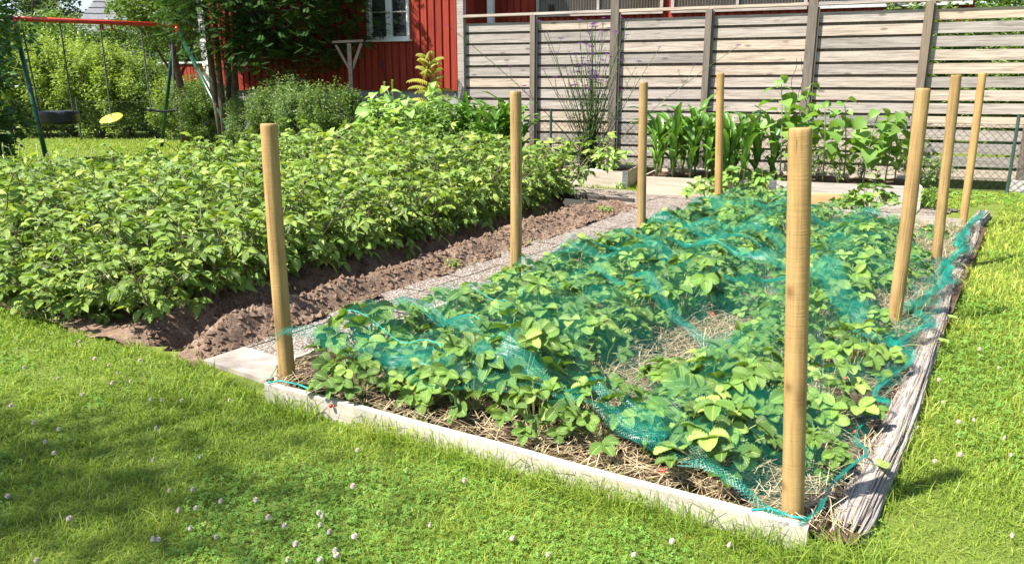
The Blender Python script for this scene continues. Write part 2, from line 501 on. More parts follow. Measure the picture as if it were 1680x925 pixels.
def net_mat(name, cell, thick, colr=(0.01, 0.27, 0.225)):
    """knotted mesh: diamond threads, clear between"""
    m, nt, b, N, L = nodes(name)
    s = N.new('ShaderNodeSeparateXYZ'); L.new(objco(nt, 'UV'), s.inputs[0])
    def line(sign):
        t = mathn(nt, 'ADD', s.outputs[0], mathn(nt, 'MULTIPLY', s.outputs[1], sign))
        f = mathn(nt, 'PINGPONG', t, cell / 2)
        return mathn(nt, 'LESS_THAN', f, thick / 2)
    a = mathn(nt, 'MAXIMUM', line(1.55), line(-1.55))
    b.inputs['Base Color'].default_value = (*colr, 1); b.inputs['Roughness'].default_value = 0.35
    t = N.new('ShaderNodeBsdfTransparent')
    mx = N.new('ShaderNodeMixShader')
    L.new(a, mx.inputs[0]); L.new(t.outputs[0], mx.inputs[1]); L.new(b.outputs[0], mx.inputs[2])
    L.new(mx.outputs[0], N['Material Output'].inputs[0])
    return m
M['net'] = net_mat('green_bird_net', 0.015, 0.0010, (0.003, 0.20, 0.135))
M['netdense'] = net_mat('green_bird_net_folded', 0.013, 0.0011, (0.003, 0.20, 0.145))
M['netbunch'] = net_mat('green_bird_net_bunched', 0.009, 0.0018, (0.004, 0.24, 0.185))

def glass_mat(name, c, trans=0.6):
    m, nt, b, N, L = nodes(name)
    b.inputs['Base Color'].default_value = (*c, 1); b.inputs['Roughness'].default_value = 0.03
    t = N.new('ShaderNodeBsdfTransparent'); mx = N.new('ShaderNodeMixShader'); mx.inputs[0].default_value = 1 - trans
    L.new(t.outputs[0], mx.inputs[1]); L.new(b.outputs[0], mx.inputs[2]); L.new(mx.outputs[0], N['Material Output'].inputs[0])
    return m
M['glass'] = glass_mat('window_glass', (0.03, 0.035, 0.035), 0.55)

def log_mat():
    m, nt, b, N, L = nodes('weathered_log')
    s = N.new('ShaderNodeSeparateXYZ'); L.new(objco(nt, 'UV'), s.inputs[0])
    cx = N.new('ShaderNodeCombineXYZ'); L.new(s.outputs[0], cx.inputs[0]); L.new(s.outputs[1], cx.inputs[1])
    g = noise(nt, cx.outputs[0], 5.0, 8, 0.68, 0.7, stretch=(0.45, 9, 1))
    g2 = noise(nt, cx.outputs[0], 14.0, 4, 0.7, 0.3, stretch=(0.5, 8, 1))
    gg = mathn(nt, 'ADD', mathn(nt, 'MULTIPLY', g, 0.6), mathn(nt, 'MULTIPLY', g2, 0.4))
    c = ramp(nt, gg, [(0.36, (0.035, 0.025, 0.018)), (0.43, (0.20, 0.165, 0.14)), (0.50, (0.35, 0.31, 0.275)), (0.7, (0.50, 0.46, 0.42))])
    cr = ramp(nt, attr(nt), [(0.0, (0.16, 0.11, 0.09)), (0.45, (1, 1, 1))])
    c = mixc(nt, 1.0, c, cr, 'MULTIPLY')
    L.new(c, b.inputs['Base Color']); b.inputs['Roughness'].default_value = 0.9; b.inputs['Specular IOR Level'].default_value = 0.15
    bump(nt, gg, 0.9, 0.02, b)
    return m
M['log'] = log_mat()

def straw_mat():
    m, nt, b, N, L = nodes('dry_straw')
    L.new(ramp(nt, attr(nt), [(0, (0.08, 0.05, 0.025)), (0.4, (0.30, 0.22, 0.12)), (1, (0.62, 0.51, 0.33))]), b.inputs['Base Color'])
    b.inputs['Roughness'].default_value = 0.6
    return m
M['straw'] = straw_mat()

# ---------------------------------------------------------------- layout (metres)
A0 = np.array([-1.09, 3.54]); EV = np.array([0.556, 0.831]); EU = np.array([0.831, -0.556])
def bed(u, v, z=0.0):
    p = A0 + EU * u + EV * v
    return np.array([p[0], p[1], z])
def bed_uv(x, y):
    dx, dy = x - A0[0], y - A0[1]
    return dx * EU[0] + dy * EU[1], dx * EV[0] + dy * EV[1]

BL = gp(436, 629, 0.09)[:2]; BR = gp(1326, 868, 0.09)[:2]     # front board
BU = 2.46; BV = 6.65
P_FR = gp(322, 598)[:2]; P_FL = np.array([-5.5, 6.3]); P_BL = np.array([-2.7, 12.3]); P_BR = gp(1045, 341)[:2]; P_BM = gp(905, 322)[:2]
patch = [P_FR, P_FL, P_BL, P_BM, P_BR]

def inpoly(x, y, poly):
    x, y = np.asarray(x, float), np.asarray(y, float)
    r = np.zeros(x.shape, bool); n = len(poly)
    for i in range(n):
        x1, y1 = poly[i]; x2, y2 = poly[(i + 1) % n]
        c = ((y1 > y) != (y2 > y)) & (x < (x2 - x1) * (y - y1) / (y2 - y1 + 1e-12) + x1)
        r ^= c
    return r

RD = unit(np.append(P_BR - P_FR, 0))[:2]; RN = np.array([-RD[1], RD[0]]); RLEN = np.linalg.norm(P_BR - P_FR)
def patch_sd(x, y):
    dx, dy = x - P_FR[0], y - P_FR[1]
    return dx * RD[0] + dy * RD[1], dx * RN[0] + dy * RN[1]
def patch_w(s): return 0.46 + 0.62 * np.clip(s / RLEN, 0, 1)
FDIR = unit(np.append(P_FL - P_FR, 0))[:2]
def front_dist(x, y):
    nx, ny = -FDIR[1], FDIR[0]
    d = (x - P_FR[0]) * nx + (y - P_FR[1]) * ny
    return np.abs(d)

def soil_h(x, y):
    s, d = patch_sd(x, y)
    W = patch_w(s)
    q = d / W
    h = 0.13 * np.exp(-((q - 0.34) / 0.20) ** 2) * np.clip(s / 0.3 + 0.2, 0, 1) * (1 - 0.7 * np.clip((s - RLEN + 1.2) / 1.2, 0, 1))
    h = h - 0.34 * np.exp(-((q - 0.84) / 0.24) ** 2)
    mound = np.clip((q - 1.05) / 0.3, 0, 1)
    h = h + mound * (0.03 + 0.05 * np.cos((d - W * 0.85 - 0.32) / 0.62 * 2 * PI))
    fd = front_dist(x, y)
    edge = np.clip(fd / 0.35, 0, 1)
    h = h * (0.25 + 0.75 * edge)
    rough = fbm(x * 4.3, y * 4.3, 0, 6, 3) * 0.026 + np.abs(fbm(x * 17, y * 17, 0, 4, 9)) * 0.014
    return h + rough * np.clip(fd / 0.1, 0.3, 1) + 0.004

# ---------------------------------------------------------------- ground
def build_ground():
    def lines(lo, hi, dense_lo, dense_hi, st):
        a = np.arange(dense_lo, dense_hi, st)
        far1 = dense_lo - np.geomspace(st, dense_lo - lo, 22)[::-1]
        far2 = a[-1] + np.geomspace(st, hi - a[-1], 22)
        return np.concatenate([far1, a, far2])
    X = lines(-220, 220, -8, 9, 0.09); Y = lines(-120, 320, 0.6, 13, 0.09)
    GX, GY = np.meshgrid(X, Y, indexing='ij')
    Z = fbm(GX * 0.8, GY * 0.8, 0, 3, 5) * 0.012
    Q = grid(len(X), len(Y))
    cx = GX.ravel()[Q].mean(1); cy = GY.ravel()[Q].mean(1)
    c = np.mean(patch, 0)
    ins = [c + (p - c) * 0.985 for p in patch]
    keep = ~inpoly(cx, cy, ins)
    mb = MB(); mb.add(np.stack([GX.ravel(), GY.ravel(), Z.ravel()], 1), Q[keep])
    tag(mb.build('lawn_ground', M['lawn'], smooth=True), kind='structure', label='mown lawn ground')
build_ground()

def build_soil():
    st = 0.021
    xs = np.arange(-5.7, 2.0, st); ys = np.arange(3.7, 12.6, st)
    GX, GY = np.meshgrid(xs, ys, indexing='ij')
    Q = grid(len(xs), len(ys))
    cx = GX.ravel()[Q].mean(1); cy = GY.ravel()[Q].mean(1)
    c = np.mean(patch, 0)
    out = [c + (p - c) * 1.012 for p in patch]
    keep = inpoly(cx, cy, out)
    Q = Q[keep]
    Z = soil_h(GX.ravel(), GY.ravel())
    V = np.stack([GX.ravel(), GY.ravel(), Z], 1)
    used = np.unique(Q); mp = np.zeros(len(V), int); mp[used] = np.arange(len(used))
    mb = MB(); mb.add(V[used], mp[Q])
    tag(mb.build('potato_patch_soil', M['soil'], smooth=False), kind='structure', label='dug brown soil with a trench and a ridge')
    # clods
    mb = MB()
    octv = np.array([[1, 0, 0], [-1, 0, 0], [0, 1, 0], [0, -1, 0], [0, 0, 1], [0, 0, -1.0]])
    octf = np.array([[0, 2, 4], [2, 1, 4], [1, 3, 4], [3, 0, 4], [2, 0, 5], [1, 2, 5], [3, 1, 5], [0, 3, 5]])
    for k in range(9000):
        s = rng.uniform(0.05, RLEN); q = rng.uniform(-0.05, 1.6) if rng.random() < 0.8 else rng.uniform(0, 3)
        p = P_FR + RD * s + RN * q * patch_w(s)
        if front_dist(p[0], p[1]) < 0.06: continue
        r = 0.004 + 0.024 * rng.random() ** 3.5
        V = octv * r * rng.uniform(0.6, 1.3, (6, 1)) @ zrot(rng.uniform(0, 6)).T
        mb.add(V + [p[0], p[1], float(soil_h(p[0], p[1])) + r * 0.3], T=octf, var=rng.random())
    tag(mb.build('soil_clods', M['soil']), 'loose crumbs and clods of brown soil on the ridge', kind='stuff')
    # strawberry bed soil
    us = np.linspace(-0.135, BU + 0.12, 60); vs = np.linspace(0.02, BV, 140)
    GU, GV = np.meshgrid(us, vs, indexing='ij')
    P = A0 + GU[..., None] * EU + GV[..., None] * EV
    fr = BL + 0
    bd = unit(np.append(BR - BL, 0))[:2]; bn = np.array([-bd[1], bd[0]])
    dd = (P - BL) @ bn
    P = P + (np.clip(0.03 - dd, 0, None))[..., None] * bn
    Z = 0.055 + fbm(P[..., 0] * 5, P[..., 1] * 5, 0, 4, 31) * 0.015
    mb = MB(); mb.add(np.stack([P[..., 0].ravel(), P[..., 1].ravel(), Z.ravel()], 1), grid(60, 140))
    tag(mb.build('strawberry_bed_soil', M['darksoil'], smooth=True), kind='structure', label='dark soil of the strawberry bed')
build_soil()

def build_paths():
    # pebbled slabs laid along the bed
    mb = MB()
    cell = 0.50
    lim = [bed(-0.69, 0.27)[:2], P_FR + RD * 0.5 + RN * 0.05, P_BR + RN * 0.06, P_BM + RN * 0.0, gp(880, 306)[:2], gp(1290, 345)[:2], bed(-0.16, BV + 0.1)[:2], bed(-0.16, 0.27)[:2]]
    back = [gp(850, 316)[:2], gp(850, 300)[:2], np.array([3.3, 9.9]), np.array([5.4, 9.2]), np.array([4.9, 8.8]), bed(BU, BV + 0.08)[:2], bed(-1.1, BV + 0.05)[:2]]
    for i in range(-6, 9):
        for j in range(-2, 20):
            u0 = -0.165 - i * cell; v0 = j * cell + 0.27
            # split slab into small cells so the outline can be clipped
            n = 8
            uu = np.linspace(u0 - cell + 0.008, u0 - 0.004, n + 1); vv = np.linspace(v0 + 0.006, v0 + cell - 0.006, n + 1)
            GU, GV = np.meshgrid(uu, vv, indexing='ij')
            P = A0 + GU[..., None] * EU + GV[..., None] * EV
            Q = grid(n + 1, n + 1)
            C = P.reshape(-1, 2)[Q].mean(1)
            keep = inpoly(C[:, 0], C[:, 1], lim) | inpoly(C[:, 0], C[:, 1], back)
            if not keep.any(): continue
            z = 0.016 + rng.uniform(-0.002, 0.002)
            V = np.concatenate([P.reshape(-1, 2), np.full(((n + 1) ** 2, 1), z)], 1)
            mb.add(V, Q[keep])
    tag(mb.build('pebble_path', M['pebble']), kind='structure', label='path of exposed aggregate slabs')
    mb = MB()
    c = A0 + EU * -0.425 + EV * 0.13
    box(mb, (c[0], c[1], 0.006), (0.515, 0.265, 0.035), zrot(math.atan2(EU[1], EU[0])))
    tag(mb.build('concrete_paving', M['concrete']), kind='structure', label='smooth concrete slab at the path end')
    mb = MB()
    bar(mb, gp(880, 318, 0.03), gp(1040, 330, 0.03), 0.045, 0.06, var=0.3)
    tag(mb.build('path_edging', M['oldwood']), 'low dark timber edge between the dug soil and back path', 'edging board')
build_paths()

# ---------------------------------------------------------------- bed edging
bdir = np.append(unit(np.append(BR - BL, 0))[:2], 0)
t = thing('front_edging_board', 'long pale front edging board of the strawberry bed beside the lawn', 'edging board')
mb = MB()
n = 60
L = np.linalg.norm(BR - BL)
for k in range(1):
    ss = np.linspace(0, 1, n)
    top = [BL[:, None] + (BR - BL)[:, None] * ss][0].T
    nn = np.array([-bdir[1], bdir[0]])
    wob = fbm(ss * 3, 0, 0, 2, 77) * 0.006
    zt = 0.092 + fbm(ss * 2.5, 5, 0, 2, 78) * 0.006
    ring = []
    for off, z in ((-0.014, -0.08), (-0.014, 0.0), (-0.010, 0.004), (0.016, 0.004), (0.018, 0.0), (0.018, -0.08)):
        pz = np.where(z > -0.05, zt + z, -0.03)
        P = top + nn * (off) + nn * wob[:, None]
        ring.append(np.concatenate([P, pz[:, None]], 1))
    V = np.stack(ring, 1).reshape(-1, 3)
    # board axis runs along local x for the grain
    c0 = np.array([BL[0], BL[1], 0]); F = frame(bdir)
    V = (V - c0) @ F
    mb.add(V, grid(n, 6)[:, ::-1], T=[[0, 1, 2], [0, 2, 3], [0, 3, 4], [0, 4, 5], [(n - 1) * 6, (n - 1) * 6 + 2, (n - 1) * 6 + 1], [(n - 1) * 6, (n - 1) * 6 + 3, (n - 1) * 6 + 2], [(n - 1) * 6, (n - 1) * 6 + 4, (n - 1) * 6 + 3], [(n - 1) * 6, (n - 1) * 6 + 5, (n - 1) * 6 + 4]], var=0.55)
bo = mb.build('plank', M['board'], t)
bo.location = tuple(c0); bo.rotation_euler = (0, 0, math.atan2(bdir[1], bdir[0]))
bpy.data.objects['plank'].name = 'plank'

def edging(name, a, b, w, h, mat, label, var=0.5, sink=0.02):
    a, b = np.asarray(a, float), np.asarray(b, float)
    d = b - a; ln = np.linalg.norm(d)
    mb = MB()
    box(mb, (ln / 2, 0, h / 2 - sink), (ln, w, h), var=var)
    o = mb.build(name, mat)
    o.location = (a[0], a[1], a[2]); o.rotation_euler = (0, 0, math.atan2(d[1], d[0]))
    bv = o.modifiers.new('bevel', 'BEVEL'); bv.width = 0.004; bv.segments = 2
    tag(o, label, 'edging board')
    return o
edging('side_edging_board', bed(-0.15, 0.04), bed(-0.15, BV), 0.025, 0.115, M['board'], 'pale edging board along the path side of the strawberry bed', 0.7)
edging('back_edging_board', bed(0.9, BV + 0.04), bed(BU - 0.1, BV + 0.04), 0.035, 0.15, M['fence'], 'grey edging board across the far end of the strawberry bed', 0.3)

# weathered logs on the lawn side
def log(name, a, b, w, h, seed, label, n=420):
    a, b = np.asarray(a, float), np.asarray(b, float)
    ln = np.linalg.norm(b - a); m = 240
    s = np.linspace(0, 1, n)[:, None]; th = np.linspace(0, 2 * PI, m, endpoint=False)[None, :]
    S = s * ln
    cxs, cys = np.cos(th), np.sin(th)
    # rounded slab section
    rx = np.sign(cxs) * np.abs(cxs) ** 0.6; ry = np.sign(cys) * np.abs(cys) ** 0.75
    arc = th * 0.16 + 0 * S
    g = fbm(S * 0.9, arc * 24 + 0.8 * vn(S * 1.2, 0, 0, seed + 40), 0, 4, seed)                       # long grooves
    g2 = vn(S * 4, arc * 60, 0, seed + 7)
    crack = np.clip(0.13 - np.abs(vn(S * 0.6, arc * 32 + 0.9 * vn(S * 1.5, 2, 0, seed + 41), 0, seed + 20)), 0, 1) / 0.13 * np.clip(0.7 + vn(S * 1.1, arc * 9, 0, seed + 30) * 1.6, 0, 1)
    disp = 0.005 * g + 0.003 * g2 - 0.016 * crack - 0.006 * np.clip(0.35 - np.abs(vn(S * 1.6, arc * 62 + vn(S * 2, 4, 0, seed), 0, seed + 50)), 0, 1) / 0.35
    wl = 1 + 0.14 * vn(S * 1.3, 0, 0, seed + 3); hl = 1 + 0.12 * vn(S * 1.7, 3, 0, seed + 4)
    endf = np.clip(np.minimum(s, 1 - s) * ln / 0.10, 0.0, 1) ** 0.5
    ragged = 0.05 * vn(arc * 50, 0, 0, seed + 9)
    X = S + ragged * (1 - np.clip(s * 8, 0, 1)) - ragged * (1 - np.clip((1 - s) * 8, 0, 1))
    Y = (rx * w / 2 * wl + disp * cxs) * (0.72 + 0.28 * endf) + 0.03 * vn(S * 0.8, 9, 0, seed)
    Z = (ry * h / 2 * hl + disp * cys) * (0.55 + 0.45 * endf) + h * 0.30
    V = np.stack(np.broadcast_arrays(X, Y, Z), -1).reshape(-1, 3)
    i, j = np.meshgrid(np.arange(n - 1), np.arange(m), indexing='ij')
    q0 = i * m + j; q1 = i * m + (j + 1) % m
    Q = np.stack([q0, q1, q1 + m, q0 + m], -1).reshape(-1, 4)
    k = len(V)
    V = np.concatenate([V, [[0.03, 0, h * 0.25], [ln - 0.03, 0, h * 0.25]]])
    T = [[k, (j + 1) % m, j] for j in range(m)] + [[k + 1, (n - 1) * m + j, (n - 1) * m + (j + 1) % m] for j in range(m)]
    T = [t_[::-1] for t_ in T]
    var = np.clip(0.62 - crack * 0.75 + 0.10 * g, 0, 1)
    var = np.append(np.broadcast_to(var, (n, m)).ravel(), [0.1, 0.1])
    uv = np.stack(np.broadcast_arrays(S, arc), -1).reshape(-1, 2); uv = np.concatenate([uv, [[0, 0], [0, 0]]])
    mb = MB(); mb.add(V, Q[:, ::-1], T, var=var, uv=uv)
    o = mb.build(name, M['log'], smooth=False)
    d = b - a
    o.location = (a[0], a[1], 0); o.rotation_euler = (0, 0, math.atan2(d[1], d[0]))
    tag(o, label, 'log')
log('weathered_log', gp(1382, 890, 0.0), gp(1572, 447, 0.03), 0.118, 0.11, 4, 'long grey cracked log edging the bed nearest the camera')
log('weathered_log', gp(1568, 450, 0.02), gp(1614, 352, 0.02), 0.12, 0.11, 15, 'shorter darker log edging the far right end of the bed', 240)

# ---------------------------------------------------------------- wooden posts
def post(base_px, top_px, r, label, zb=0.05, seed=0):
    b = gp(*base_px, zb); tp = gd(*top_px, b[1] + 0.02)
    ln = np.linalg.norm(tp - b) + 0.1
    d = unit(tp - b); b2 = b - d * 0.1
    m = 48; n = 150
    zz = np.concatenate([np.linspace(0, ln - 0.014, n), [ln - 0.009, ln - 0.004, ln, ln]])
    rr = np.concatenate([np.full(n, r), [r * 0.985, r * 0.95, r * 0.90, 0.001]])
    th = np.arange(m) * 2 * PI / m
    knot = 0
    TH, ZZ = np.meshgrid(th, zz, indexing='ij'); TH, ZZ = TH.T, ZZ.T
    R_ = rr[:, None] * (1 + 0.012 * vn(np.cos(TH) * 2, np.sin(TH) * 2, ZZ * 3, seed) - 0.03 * (ZZ / ln - 0.5))
    rk = random.Random(seed)
    KM = np.zeros_like(ZZ)
    for k in range(4):
        kz = ln * (0.16 + 0.23 * k + rk.uniform(-.06, .06)); ka = rk.uniform(-2.6, -0.6)
        dd = ((ZZ - kz) / 0.022) ** 2 + (np.sin((TH - ka) / 2) / 0.22) ** 2
        R_ = R_ * (1 + 0.06 * np.exp(-dd)); KM = np.maximum(KM, np.exp(-dd * 1.4))
    bend = 0.006 * np.sin(ZZ / ln * PI) * (1 if seed % 2 else -1)
    V = np.stack([R_ * np.cos(TH) + bend, R_ * np.sin(TH), ZZ], -1).reshape(-1, 3)
    i, j = np.meshgrid(np.arange(len(zz) - 1), np.arange(m), indexing='ij')
    a = i * m + j; q = i * m + (j + 1) % m
    Q = np.stack([a, q, q + m, a + m], -1).reshape(-1, 4)
    mb = MB(); mb.add(V, Q, var=(seed * 0.37) % 0.5 + 0.25, uv=np.stack([KM.ravel(), TH.ravel() / 6.283], 1))
    o = mb.build('wooden_post', M['post'], smooth=True)
    o.location = tuple(b2)
    o.rotation_mode = 'QUATERNION'
    o.rotation_quaternion = Vector(d).to_track_quat('Z', 'Y')
    tag(o, label, 'post', 'round pine posts around the strawberry bed')
    return b
PA = post((473, 628), (441, 203), 0.0385, 'round pine post at the front left corner of the strawberry bed', seed=1)
PB = post((845, 481), (846, 150), 0.0385, 'second pine post of the path side row, before the dug ridge', seed=2)
PC = post((1052, 402), (1056, 135), 0.0385, 'third pine post of the path side row, before the grey-wood raised bed', seed=3)
PD = post((1178, 354), (1182, 120), 0.041, 'farthest pine post of the path side row, in front of the sweetcorn', seed=4)
PG = post((1300, 856), (1313, 210), 0.0345, 'pine post nearest the camera, at the front right corner of the bed', seed=5)
PE = post((1465, 533), (1515, 145), 0.039, 'leaning pine post with a knotty top, second along the log', seed=6)
PF = post((1535, 436), (1569, 123), 0.038, 'pine post third along the log, between two other posts', seed=7)
PI_ = post((1579, 368), (1612, 120), 0.0375, 'last pine post along the log, nearest the chain-link fence', seed=8)

# ---------------------------------------------------------------- potato plants
def gen_potato(seed, nst=8, H=0.54):
    r = np.random.default_rng(seed)
    st, lf = MB(), MB(); H *= r.uniform(0.86, 1.12)
    shapes = [leaf_shape(1, 0.54, 5, fd_, dr, 0.40) for fd_, dr in ((0.35, 0.5), (0.15, 0.8), (0.5, 0.3), (0.25, 1.1))]
    for k in range(nst):
        az = k * 2 * PI / nst + r.uniform(-0.4, 0.4); lean = r.uniform(0.12, 0.8)
        h = H * r.uniform(0.75, 1.2)
        tt = np.linspace(0, 1, 7)
        rad = h * lean * tt ** 1.2
        P = np.stack([0.04 * math.cos(az) + rad * math.cos(az), 0.04 * math.sin(az) + rad * math.sin(az), h * tt * (1 - 0.12 * tt)], 1)
        P[:, :2] += r.normal(0, 0.008, (7, 2))
        tube(st, P, np.linspace(0.006, 0.003, 7), 5, caps=False)
        nl = 9
        for j in range(nl):
            t_ = 0.10 + 0.90 * (j + r.random() * 0.5) / nl
            t_ = min(t_, 1.0)
            p = np.array([np.interp(t_, tt, P[:, i]) for i in range(3)])
            a2 = az + j * 2.4 + r.uniform(-0.4, 0.4)
            el = r.uniform(-0.2, 0.8) if j < nl - 2 else r.uniform(0.7, 1.2)
            ln = r.uniform(0.11, 0.19) * (0.75 if j >= nl - 2 else 1)
            d = np.array([math.cos(a2) * math.cos(el), math.sin(a2) * math.cos(el), math.sin(el)])
            e = p + d * ln + np.array([0, 0, -0.25 * ln])
            mid = p + d * ln * 0.55
            tube(st, [p, mid, e], [0.0022, 0.0018, 0.0012], 4, caps=False)
            lv = r.beta(1.3, 1.5)
            tdir = unit(e - mid)
            side = unit(np.cross([0, 0, 1], tdir))
            upn = unit(np.cross(tdir, side)) + r.normal(0, 0.42, 3)
            put(lf, shapes[r.integers(4)], e, tdir + [0, 0, -0.25 * r.random()], upn, r.uniform(0.072, 0.110), np.clip(lv + r.normal(0, 0.12), 0, 1))
            for pr in range(2):
                q = mid + (e - mid) * (0.15 + 0.55 * pr)
                for sg in (-1, 1):
                    dd = tdir * 0.45 + side * sg + np.array([0, 0, r.uniform(-0.35, 0.15)])
                    put(lf, shapes[r.integers(4)], q, dd, upn + r.normal(0, 0.4, 3), r.uniform(0.052, 0.082), np.clip(lv + r.normal(0, 0.12), 0, 1))
    root = thing('potato_plant', 'potato plant', 'potato plant')
    st.build('stems', M['redstalk'], root, True); lf.build('leaves', M['potato'], root, True)
    return root

def place_potatoes():
    ORD = ['first', 'second', 'third', 'fourth', 'fifth', 'sixth', 'seventh', 'eighth', 'ninth', 'tenth', 'eleventh', 'twelfth'] + [str(k) + 'th' for k in range(13, 60)]
    protos = [gen_potato(100 + k) for k in range(7)]
    used = set()
    rows = ['row beside the trench', 'second row from the trench', 'third row from the trench', 'fourth row from the trench', 'fifth row from the trench', 'row nearest the swing set', 'outermost row']
    cnt = 0
    for ri in range(7):
        s = -1.6; rank = 0
        while s < RLEN + 2.5:
            W = patch_w(np.array(s))
            d = float(W) * 0.85 + 0.32 + ri * 0.62
            jx = rng.uniform(-0.06, 0.06); ds = rng.uniform(0.28, 0.36)
            # front edge is not perpendicular to the trench: start rows on the edge line
            p = P_FR + RD * (s + jx) + RN * d
            ok = inpoly(p[0], p[1], patch) and front_dist(p[0], p[1]) > (0.26 if ri == 0 else 0.09)
            if s < 0.9 and ri < 3: pass
            s += ds
            if not ok:
                continue
            prog = np.clip(np.linalg.norm(p - P_FR) / 8, 0, 1)
            k = rng.integers(7)
            f = (1.0 + 0.20 * prog) * rng.uniform(0.82, 1.2)
            side = 'front' if p[1] < 6.3 else ('middle' if p[1] < 8.8 else 'far')
            rn = rows[ri]
            lab = 'leafy potato plant, ' + ORD[rank] + ' from the lawn end of the ' + rn; rank += 1
            loc = (p[0], p[1], float(soil_h(p[0], p[1])) - 0.01)
            pr = protos[k]
            if k not in used:
                used.add(k); pr.location = loc; pr.rotation_euler = (0, 0, rng.uniform(0, 6)); pr.scale = (f, f, f); o = pr
            else:
                o = dup(pr, loc, rng.uniform(0, 6), (f, f, f * rng.uniform(0.9, 1.1)))
            o['label'] = lab; o['group'] = 'potato plants in the ' + rn
            cnt += 1
    for k, (px, py, nm) in enumerate(((15, 492, 'leftmost'), (52, 502, 'second from the left'), (92, 512, 'third from the left'), (130, 520, 'fourth from the left'), (168, 520, 'fifth from the left'), (215, 510, 'sixth from the left'), (268, 490, 'rightmost, above the trench end,'))):
        p = gp(px, py); f = rng.uniform(0.72, 0.88)
        o = dup(protos[k % 7], (p[0], p[1], 0.0), rng.uniform(0, 6), (f * 1.15, f * 1.15, f * 0.85), 'low potato plant ' + nm + ' on the lawn edge', 'low potato plants on the lawn edge')
    print('potatoes', cnt)
place_potatoes()

# ---------------------------------------------------------------- strawberries
def leaflet_straw(seed):
    rnd = lambda t: 0.05 + 0.95 * np.clip(np.sqrt(np.clip(1 - ((t - 0.56) / np.where(t < 0.56, 0.62, 0.455)) ** 2, 0, 1)), 0, 1) ** 1.25
    return leaf_shape(1, 0.80, 16, 0.28 + 0.17 * (seed % 3), 0.3 + 0.35 * (seed % 2), 0.56, 2, 0.09, 0.03, 0.15, rnd=rnd)
def gen_straw(seed, nl=32, Rr=0.25, H=0.25):
    r = np.random.default_rng(seed)
    st, lf = MB(), MB()
    shapes = [leaflet_straw(k) for k in range(6)]
    for k in range(nl):
        az = k * 2.4 + r.uniform(-0.3, 0.3)
        q = math.sqrt((k + 0.5) / nl)
        rad = Rr * q * r.uniform(0.8, 1.1); h = H * (1.1 - 0.65 * q * q) * r.uniform(0.75, 1.15)
        base = np.array([0.02 * math.cos(az), 0.02 * math.sin(az), 0.0])
        e = np.array([rad * math.cos(az), rad * math.sin(az), h])
        mid = base * 0.5 + e * 0.5 + np.array([0, 0, h * 0.16])
        tube(st, [base, base * 0.3 + mid * 0.7, mid * 0.4 + e * 0.6 + [0, 0, h * 0.03], e], [0.003, 0.0025, 0.002, 0.0018], 5, caps=False)
        out = np.array([math.cos(az + r.normal(0, 0.5)), math.sin(az + r.normal(0, 0.5)), 0])
        tilt = r.uniform(-0.1, 1.0)
        up = unit(np.array([0, 0, 1.0]) + out * (0.15 + 0.6 * q) * r.uniform(0.2, 1.5) + r.normal(0, 0.34, 3))
        s = r.uniform(0.060, 0.098); lv = np.clip(r.beta(1.1, 1.5) + 0.1 * (0.5 - q), 0, 1)
        for a3 in (-1.25, 0, 1.25):
            d = out * math.cos(a3) + np.cross([0, 0, 1], out) * math.sin(a3)
            d = d - up * np.dot(d, up)
            d = unit(d) + up * (tilt * (0.6 if a3 else 0.35))
            put(lf, shapes[r.integers(6)], e, d, up, s * (1.0 if a3 == 0 else 0.92), np.clip(lv + r.normal(0, 0.07), 0, 1))
    root = thing('strawberry_plant', 'strawberry plant', 'strawberry plant')
    st.build('stalks', M['palestalk'], root, True); lf.build('leaves', M['straw_leaf'], root, True)
    # a berry
    for k in range(2 if seed % 2 else 1):
        b = MB()
        zz = np.linspace(0, 1, 7); rr = np.array([0.001, 0.007, 0.011, 0.0125, 0.012, 0.008, 0.001])
        a = r.uniform(0, 6); c = np.array([0.21 * math.cos(a), 0.21 * math.sin(a), 0.02])
        tube(b, [c + [0, 0, z * 0.028] for z in zz], rr, 8)
        b.build('berry', M['berry'], root, True)
    return root

